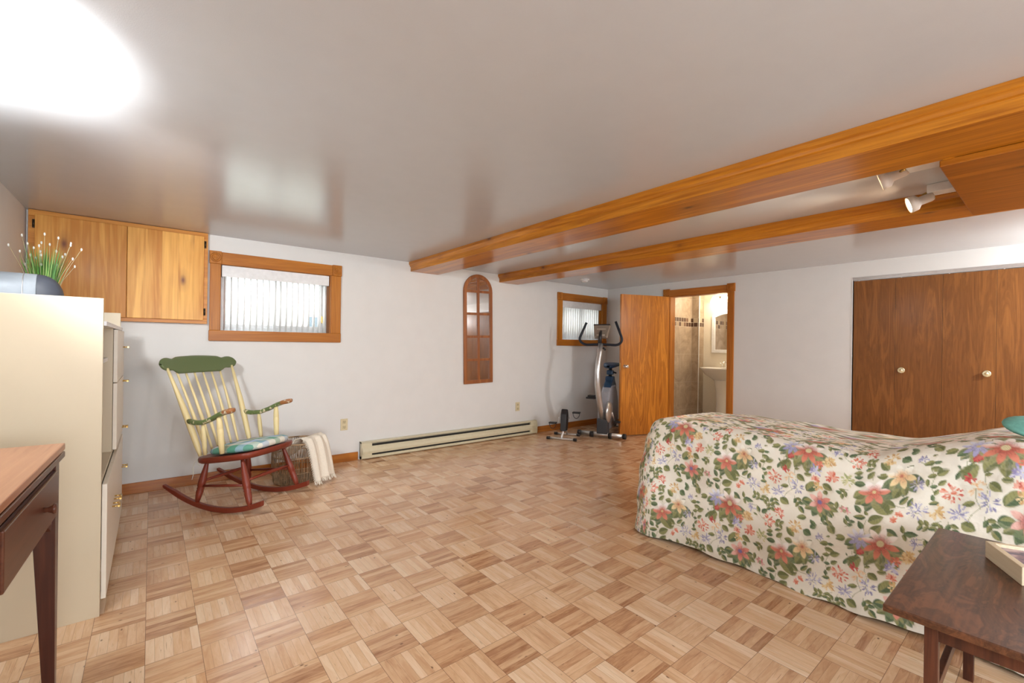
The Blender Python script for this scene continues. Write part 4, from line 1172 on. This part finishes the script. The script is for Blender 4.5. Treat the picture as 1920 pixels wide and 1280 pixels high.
def paint(A, B, seed=1):
    """A to the right, B up, metres; repeating print"""
    a1 = np.array((.672, 0.)); a2 = np.array((.373, .370))
    n2 = np.floor(B / a2[1])
    b = B - n2 * a2[1]; a = A - n2 * a2[0]
    a = a - np.floor(a / a1[0]) * a1[0]
    base = np.array((0.86, 0.81, 0.70))
    col = np.tile(base, (A.size, 1)).reshape(A.shape + (3,)).copy()
    sh = .5 + .5 * np.sin(a * 21 + np.sin(b * 17) * 1.5) * np.sin(b * 25 + 1)
    col = col * (1 - .06 * sh[..., None]) + np.array((.02, .012, -.01)) * sh[..., None]
    rng = np.random.RandomState(seed)
    offs = [(i, j) for j in (-1, 0, 1, 2) for i in (-2, -1, 0, 1, 2)]
    def each(cx, cy, rad):
        for i, j in offs:
            x = cx + i * a1[0] + j * a2[0]; y = cy + j * a2[1]
            if x < -rad or x > a1[0] + rad or y < -rad or y > a2[1] + rad: continue
            mk = (np.abs(a - x) < rad) & (np.abs(b - y) < rad)
            if mk.any(): yield mk, a[mk] - x, b[mk] - y
    def leaf(x0, y0, x1, y1, w_):
        cx, cy = (x0 + x1) / 2, (y0 + y1) / 2
        L_ = math.hypot(x1 - x0, y1 - y0) / 2 + 1e-6
        ux_, uy_ = (x1 - x0) / (2 * L_), (y1 - y0) / (2 * L_)
        L_ *= 1.08; tone = rng.rand()
        g1 = np.array((0.10, 0.15, 0.07)) if tone < .45 else np.array((0.17, 0.19, 0.07))
        g2 = np.array((0.30, 0.30, 0.12)) if tone > .3 else np.array((0.17, 0.23, 0.11))
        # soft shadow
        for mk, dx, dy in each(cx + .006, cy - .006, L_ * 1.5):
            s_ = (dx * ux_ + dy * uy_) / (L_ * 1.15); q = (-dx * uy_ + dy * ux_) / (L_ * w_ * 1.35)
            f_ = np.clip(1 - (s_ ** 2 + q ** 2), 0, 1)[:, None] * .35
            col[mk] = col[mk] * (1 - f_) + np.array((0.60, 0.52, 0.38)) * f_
        for mk, dx, dy in each(cx, cy, L_ * 1.1):
            s_ = (dx * ux_ + dy * uy_) / L_; q = (-dx * uy_ + dy * ux_) / (L_ * w_ * 1.2)
            wd = np.clip(1 - s_ ** 2, 0, 1) ** .8 * (1 - .25 * s_)
            f_ = np.clip((wd - np.abs(q)) * 6, 0, 1)[:, None]
            mid = (q > 0)[:, None]
            c = np.where(mid, g1, g2)
            vein = (np.abs(np.sin(s_ * 9 + np.abs(q) * 3)) > .93)[:, None]
            c = np.where(vein, c * .82, c)
            c = np.where((np.abs(q) < .07)[:, None], c * .75 + .05, c)
            col[mk] = col[mk] * (1 - f_) + c * f_
    def flower(cx, cy, r_, n, c_out, c_in, c_top, c_ctr, rot=0, ctr=.2, sharp=1.0, topang=90):
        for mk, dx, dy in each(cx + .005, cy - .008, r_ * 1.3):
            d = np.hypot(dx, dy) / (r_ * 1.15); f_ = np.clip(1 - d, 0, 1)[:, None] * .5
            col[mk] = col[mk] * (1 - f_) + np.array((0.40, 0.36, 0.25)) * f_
        for mk, dx, dy in each(cx, cy, r_ * 1.2):
            d = np.hypot(dx, dy) / r_; th_ = np.arctan2(dy, dx)
            ph = (th_ + rot) * n / 2
            tt = np.abs(((th_ + rot) * n / (2 * PI) + .5) % 1.0 - .5) * 2
            ph = tt * PI / 2
            edge = .34 + .72 * (1 - tt) ** .62
            f_ = np.clip((edge - d) * 14, 0, 1)[:, None]
            up_ = np.clip(np.cos(th_ - R(topang)) * 2.6, 0, 1)[:, None] * np.clip(d * 2.0 - .35, 0, 1)[:, None]
            c = np.array(c_in) * (1 - np.clip(d * 1.3, 0, 1))[:, None] + np.array(c_out) * np.clip(d * 1.3, 0, 1)[:, None]
            c = c * (1 - up_) + np.array(c_top) * up_
            gap = np.clip((.42 - np.abs(np.cos(ph))) * 2.4, 0, 1)[:, None] * np.clip(d * 2 - .2, 0, 1)[:, None]
            c = c * (1 - .40 * gap)
            rayl = (np.abs(np.sin(th_ * n * 3.5)) > .9)[:, None] * (d < .55)[:, None]
            c = np.where(rayl, c * .8, c)
            fc = np.clip((ctr - d) * 20, 0, 1)[:, None]
            dots = .82 + .25 * np.sin(dx * 900) * np.sin(dy * 900)
            c = c * (1 - fc) + np.array(c_ctr) * dots[:, None] * fc
            col[mk] = col[mk] * (1 - f_) + c * f_
    def dots(kind, cx, cy, r_):
        pal = {'coral': [(0.72, 0.22, 0.13), (0.80, 0.40, 0.30), (0.62, 0.14, 0.10)], 'red': [(0.45, 0.06, 0.06), (0.62, 0.12, 0.10)],
               'yel': [(0.72, 0.50, 0.22), (0.80, 0.62, 0.34), (0.60, 0.36, 0.16)], 'peach': [(0.80, 0.50, 0.26), (0.86, 0.66, 0.44), (0.85, 0.80, 0.68)],
               'lav': [(0.27, 0.25, 0.40), (0.40, 0.38, 0.54), (0.60, 0.58, 0.68)], 'lavd': [(0.30, 0.26, 0.46), (0.45, 0.42, 0.62), (0.62, 0.60, 0.72)],
               'yelg': [(0.50, 0.50, 0.24), (0.36, 0.40, 0.18), (0.70, 0.66, 0.38)], 'pinks': [(0.70, 0.25, 0.28), (0.80, 0.5, 0.45), (0.35, 0.38, 0.2)]}[kind]
        nn = int(10 + r_ * 700)
        thin = kind in ('lav',)
        for k in range(nn):
            an_ = rng.rand() * 2 * PI; rr = r_ * math.sqrt(rng.rand()) * 1.05
            px_, py_ = cx + rr * math.cos(an_), cy + rr * math.sin(an_)
            c = np.array(pal[rng.randint(len(pal))]); sz = (.0040 if not thin else .0031) * (0.7 + rng.rand() * .9)
            dirx, diry = math.cos(an_), math.sin(an_)
            for mk, dx, dy in each(px_, py_, sz * 2.6):
                s_ = (dx * dirx + dy * diry) / (sz * (2.4 if thin else 1.6)); q = (-dx * diry + dy * dirx) / (sz * (.55 if thin else .8))
                f_ = np.clip((1 - s_ ** 2 - q ** 2) * 3, 0, 1)[:, None]
                col[mk] = col[mk] * (1 - f_) + c * f_
    def vine(pts):
        for k in range(len(pts) - 1):
            x0, y0 = pts[k]; x1, y1 = pts[k + 1]
            L_ = math.hypot(x1 - x0, y1 - y0); cx, cy = (x0 + x1) / 2, (y0 + y1) / 2
            ux_, uy_ = (x1 - x0) / L_, (y1 - y0) / L_
            for mk, dx, dy in each(cx, cy, L_ * .6 + .01):
                s_ = dx * ux_ + dy * uy_; q = -dx * uy_ + dy * ux_ + .010 * np.cos(s_ / L_ * PI)
                f_ = ((np.abs(s_) < L_ / 2) & (np.abs(q) < .0016)).astype(float)[:, None] * .8
                col[mk] = col[mk] * (1 - f_) + np.array((0.36, 0.36, 0.2)) * f_
    vine([(-.05, .10), (-.05, .02)]); vine([(-.03, .27), (-.07, .35)]); vine([(.27, .32), (.30, .24), (.31, .16), (.27, .09)]); vine([(.33, .30), (.33, .22), (.34, .15)])
    vine([(.12, .34), (.17, .32), (.18, .27), (.175, .20)]); vine([(.08, .05), (.15, .04)]); vine([(.14, .02), (.21, -.03)]); vine([(-.10, -.04), (-.05, -.06), (-.04, -.10)]); vine([(.04, .17), (.10, .16), (.13, .13)])
    for fx_, fy_, fr_, k0 in ((0, 0, .085, .2), (.068, .277, .062, .5), (-.026, .22, .068, 1.1), (.434, .133, .06, .8), (-.074, .012, .056, 2.0)):
        for k in range(5):
            aa = -PI / 2 + (k - 2) * .55 + k0 * .2
            leaf(fx_ + .3 * fr_ * math.cos(aa), fy_ + .3 * fr_ * math.sin(aa), fx_ + 1.32 * fr_ * math.cos(aa), fy_ + 1.32 * fr_ * math.sin(aa), .5)
    for x0, y0, x1, y1, w_ in LEAVES: leaf(x0 / 1000, y0 / 1000, x1 / 1000, y1 / 1000, w_)
    # filler sprigs in the open ground between the larger motifs
    occ = [((x0 + x1) / 2000, (y0 + y1) / 2000, .022) for x0, y0, x1, y1, w_ in LEAVES] + [(x / 1000, y / 1000, r_ / 1000 + .006) for k_, x, y, r_ in SMALL]
    occ += [(.068, .277, .06), (-.074, .012, .06), (-.026, .22, .066), (.434, .133, .06), (0, 0, .082)]
    r2 = np.random.RandomState(11)
    for q in range(160):
        x, y = r2.rand() * .672, r2.rand() * .370
        x += a2[0] * 0
        ok = True
        for ox, oy, orr in occ:
            for i in (-2, -1, 0, 1, 2):
                for j in (-1, 0, 1):
                    if (ox + i * a1[0] + j * a2[0] - x) ** 2 + (oy + j * a2[1] - y) ** 2 < (orr + .012) ** 2: ok = False; break
                if not ok: break
            if not ok: break
        if not ok: continue
        occ.append((x, y, .017))
        an_ = r2.rand() * 2 * PI
        vine([(x - .022 * math.cos(an_), y - .022 * math.sin(an_)), (x + .022 * math.cos(an_), y + .022 * math.sin(an_))])
        for sd in (-1, 1):
            for st2 in (-.008, .010):
                bx_, by_ = x + st2 * math.cos(an_), y + st2 * math.sin(an_)
                aa = an_ + sd * .9
                leaf(bx_, by_, bx_ + .027 * math.cos(aa), by_ + .027 * math.sin(aa), .5)
    for kd, x, y, r_ in SMALL: dots(kd, x / 1000, y / 1000, r_ / 1000)
    flower(.068, .277, .052, 6, (0.84, 0.66, 0.36), (0.70, 0.34, 0.18), (0.90, 0.86, 0.74), (0.62, 0.22, 0.14), .3, .14)
    flower(-.074, .012, .050, 8, (0.36, 0.34, 0.52), (0.48, 0.46, 0.66), (0.80, 0.80, 0.84), (0.76, 0.62, 0.34), .2, .17, 1.3)
    flower(-.026, .220, .057, 6, (0.74, 0.28, 0.19), (0.56, 0.13, 0.09), (0.93, 0.88, 0.82), (0.80, 0.62, 0.32), .0, .15)
    flower(.434, .133, .051, 6, (0.76, 0.31, 0.23), (0.52, 0.12, 0.12), (0.86, 0.52, 0.44), (0.26, 0.20, 0.40), .5, .22, 1.0, 150)
    flower(0, 0, .070, 8, (0.70, 0.24, 0.15), (0.38, 0.06, 0.05), (0.93, 0.86, 0.78), (0.76, 0.64, 0.36), .25, .22, .9)
    return col

def bedmesh():
    # plan: near side x = XN, foot y = YFt, far side x = XFr, corner radius
    XN, YFt, XFr, YH = 2.575, 1.785, 3.93, -.95
    rcn = .13
    def top_z(x, y):
        base = .742 - .062 * (x - 2.6)
        base += .030 * np.exp(-((y - 1.55) / .42) ** 2) * np.exp(-((x - 3.2) / .5) ** 2)       # raised foot end
        base += -.012 * np.exp(-((y - .85) / .35) ** 2)
        s_ = np.clip((.62 - y) / .5, 0, 1); s_ = s_ * s_ * (3 - 2 * s_)
        base += .135 * s_                                                            # pillows
        base += .006 * np.sin(x * 9 + y * 4) * np.sin(y * 7) + .004 * np.sin(y * 17 + x * 5)
        return base
    st = .0032
    per = []   # perimeter samples: (px,py,nx,ny, s)
    s0 = 0.0
    y = YH
    ysN = np.arange(YH, YFt - rcn, st)
    per += [(XN, yy, -1, 0) for yy in ysN]
    for a in np.arange(0, PI / 2, st * 2.5 / rcn / 2): per.append((XN + rcn - rcn * math.cos(a), YFt - rcn + rcn * math.sin(a), -math.cos(a), math.sin(a)))
    per += [(xx, YFt, 0, 1) for xx in np.arange(XN + rcn, XFr - rcn, .012)]
    for a in np.arange(0, PI / 2, .1): per.append((XFr - rcn + rcn * math.sin(a), YFt - rcn + rcn * math.cos(a), math.sin(a), math.cos(a)))
    per += [(XFr, yy, 1, 0) for yy in np.arange(YFt - rcn, YH, -.04)]
    per = np.array(per)
    n = len(per)
    ds = np.r_[0, np.cumsum(np.hypot(np.diff(per[:, 0]), np.diff(per[:, 1])))]
    dl = np.r_[np.arange(.70, .10, -.0032)]
    # rows: side (drop d from .70 to .06), rounding, top inset
    rows = []; UV = []
    px_, py_, nx, ny = per.T
    zt = top_z(px_, py_)
    # pattern coords
    Apat = -(py_); Bpat_x = px_
    re = .10
    cornera = np.arctan2(ny, -nx)
    def side_pos(d):
        f = (d - re) / (.70 - re)
        zmin = .012 + .010 * np.sin(ds * 6.0) + .004 * np.sin(ds * 31)
        total = zt - zmin
        z = zt - re - (total - re) * f
        wav = (np.sin(ds * 8.3 + 1.0) * .014 + np.sin(ds * 17.1 + f * 2) * .007 + np.sin(ds * 33.0 + 2) * .003) * f ** 1.5
        flare = .030 * f ** 1.2 + .085 * np.exp(-((ds - (YFt - YH) + .05) / .15) ** 2) * f ** .5
        diag = .008 * np.sin((ds + f * .6) * 9) * np.sin(f * 3) + .004 * np.sin((ds * 1.2 - f * .9) * 22)
        off = flare + wav + diag
        return px_ + nx * off, py_ + ny * off, z
    for d in dl[:-1]:
        x, yv, z = side_pos(d); rows.append((x, yv, z)); UV.append(-d)
    for k in range(1, 36):
        a = PI / 2 * k / 36
        d = re * (1 - math.sin(a)); ins = re * (1 - math.cos(a))
        rows.append((px_ - nx * ins, py_ - ny * ins, zt - d)); UV.append(-re + re * PI / 2 * k / 36)
    # top rows toward spine
    spx = np.clip(px_, 3.25, 3.25); spy = np.clip(py_, YH, 1.1)
    x0 = px_ - nx * re; y0 = py_ - ny * re
    for k in range(0, 100):
        f = k / 99
        x = x0 + (spx - x0) * f; yv = y0 + (spy - y0) * f
        rows.append((x, yv, top_z(x, yv))); UV.append(None)
    V = np.array([np.stack(r_, 1) for r_ in rows])       # rows x n x 3
    nr = len(rows)
    # pattern coordinates
    PA = np.zeros((nr, n)); PB = np.zeros((nr, n))
    zref = .705
    for i in range(nr):
        d = UV[i]
        if d is not None:
            # unfold
            out = -d
            cx_ = px_ - nx * re; cy_ = py_ - ny * re
            X_ = px_ + nx * (out); Y_ = py_ + ny * (out)
            PA[i] = -Y_; PB[i] = (X_ - XN)
        else:
            PA[i] = -V[i, :, 1]; PB[i] = V[i, :, 0] - XN - re + re * (PI / 2 - 1)
    # phase so that a coral flower sits at y=1.189, z=.339
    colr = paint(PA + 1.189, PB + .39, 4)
    verts = V.reshape(-1, 3)
    idx = np.arange(nr * n).reshape(nr, n)
    q = np.stack([idx[:-1, :-1], idx[:-1, 1:], idx[1:, 1:], idx[1:, :-1]], -1).reshape(-1, 4)
    me = bpy.data.meshes.new('floral_bedspread')
    me.vertices.add(len(verts)); me.vertices.foreach_set('co', verts.astype(np.float32).ravel())
    me.loops.add(q.size); me.loops.foreach_set('vertex_index', q.astype(np.int32).ravel())
    me.polygons.add(len(q)); me.polygons.foreach_set('loop_start', np.arange(0, q.size, 4, dtype=np.int32))
    try: me.polygons.foreach_set('loop_total', np.full(len(q), 4, dtype=np.int32))
    except Exception: pass
    me.polygons.foreach_set('use_smooth', np.ones(len(q), dtype=bool))
    me.update(calc_edges=True)
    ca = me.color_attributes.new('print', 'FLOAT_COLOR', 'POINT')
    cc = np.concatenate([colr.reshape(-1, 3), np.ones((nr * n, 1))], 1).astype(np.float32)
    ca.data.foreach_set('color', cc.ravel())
    return me
mt, nt, b = newmat('floral_cotton')
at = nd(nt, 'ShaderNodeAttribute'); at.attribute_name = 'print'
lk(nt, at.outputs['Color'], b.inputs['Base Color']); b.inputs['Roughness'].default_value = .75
tc = nd(nt, 'ShaderNodeTexCoord'); no = nd(nt, 'ShaderNodeTexNoise', inp={'Scale': 9, 'Detail': 5}); lk(nt, tc.outputs['Object'], no.inputs['Vector'])
bump(nt, b, no.outputs[0], .6, .03)
t = thing('bed', 'large bed under a floral print cover in the right foreground', 'bed', (0, 0, 0))
me = bedmesh(); me.materials.append(mt)
o = bpy.data.objects.new('bedspread', me); COL.objects.link(o); o.parent = t
o['label'] = 'cream cover printed with coral and lavender flowers'
MB().box(2.68, 3.82, -.9, 1.66, .10, .60, b=.05).build('mattress', plain('mattress', (0.8, 0.78, 0.74), .8), t)

# teal leaf cushion
mb = MB()
def tl(i, j):
    u = i / 24; v = j / 16 * 2 * PI
    a = u * PI
    rr = math.sin(a) ** .7
    x = math.cos(a)
    return (0, 0, 0)
mb.sphere((0, 0, 0), .075, .115, .026, 24, 12)
o = mb.build('teal_cushion', plain('teal_velvet', (0.16, 0.42, 0.35), .5, noise=.15, scale=60, bmp=.2))
o.location = (2.93, .062, .897); o.rotation_euler = (R(8), R(-30), R(0))
tag(o, 'small oval teal cushion on the floral bed pillows', 'cushion')

# ------------------------------------------------------------------ bedside table with framed box
t = thing('side_table', 'dark walnut side table in the bottom right corner beside the bed', 'table', (1.58, .312, 0))
MB().box(0, .86, -.62, 0, .500, .520, b=.003).build('table_top', WALNUT, t)
for x in (.045, .80):
    for y in (-.095, -.51):
        MB().box(x - .014, x + .014, y - .014, y + .014, 0, .500, b=.002).build('leg', DARKW, t)
MB().box(.040, .052, -.50, -.105, .455, .498).box(.795, .807, -.50, -.105, .455, .498).box(.06, .79, -.101, -.089, .455, .498).box(.06, .79, -.516, -.504, .455, .498).build('apron', DARKW, t)
for y in (-.095, -.51): MB().box(.055, .79, y - .008, y + .008, .285, .315, b=.002).build('stretcher', DARKW, t)

LW = wood('pale_maple', (0.72, 0.58, 0.38), (0.88, 0.76, 0.56), 0, 9, .5)
p0 = Vector((2.2225, .167)); p1 = Vector((2.037, .077))
ang = math.atan2(p1.y - p0.y, p1.x - p0.x)
t = thing('wooden_box_frame', 'pale wooden box frame holding a purple picture on the side table', 'picture frame', (p0.x, p0.y, .5205), ang)
L_ = (p1 - p0).length; D_ = .25; hh = .055; w_ = .018
# local: +x along the near edge, depth goes to local +y (away from the viewer's left)
mb = MB().box(0, L_, 0, w_, 0, hh).box(0, L_, D_ - w_, D_, 0, hh).box(0, w_, w_, D_ - w_, 0, hh).box(L_ - w_, L_, w_, D_ - w_, 0, hh)
mb.build('frame', LW, t, bevel=.0015)
mb = MB().box(w_, L_ - w_, w_, D_ - w_, 0, hh - .010)
def art():
    mt, nt, b = newmat('purple_print')
    tc = nd(nt, 'ShaderNodeTexCoord'); no = nd(nt, 'ShaderNodeTexNoise', inp={'Scale': 22, 'Detail': 6, 'Distortion': 1}); lk(nt, tc.outputs['Object'], no.inputs['Vector'])
    lk(nt, ramp(nt, no.outputs[0], [(.35, (0.10, 0.09, 0.16)), (.5, (0.32, 0.20, 0.24)), (.65, (0.62, 0.45, 0.45))]), b.inputs['Base Color']); b.inputs['Roughness'].default_value = .3
    return mt
mb.build('picture', art(), t)
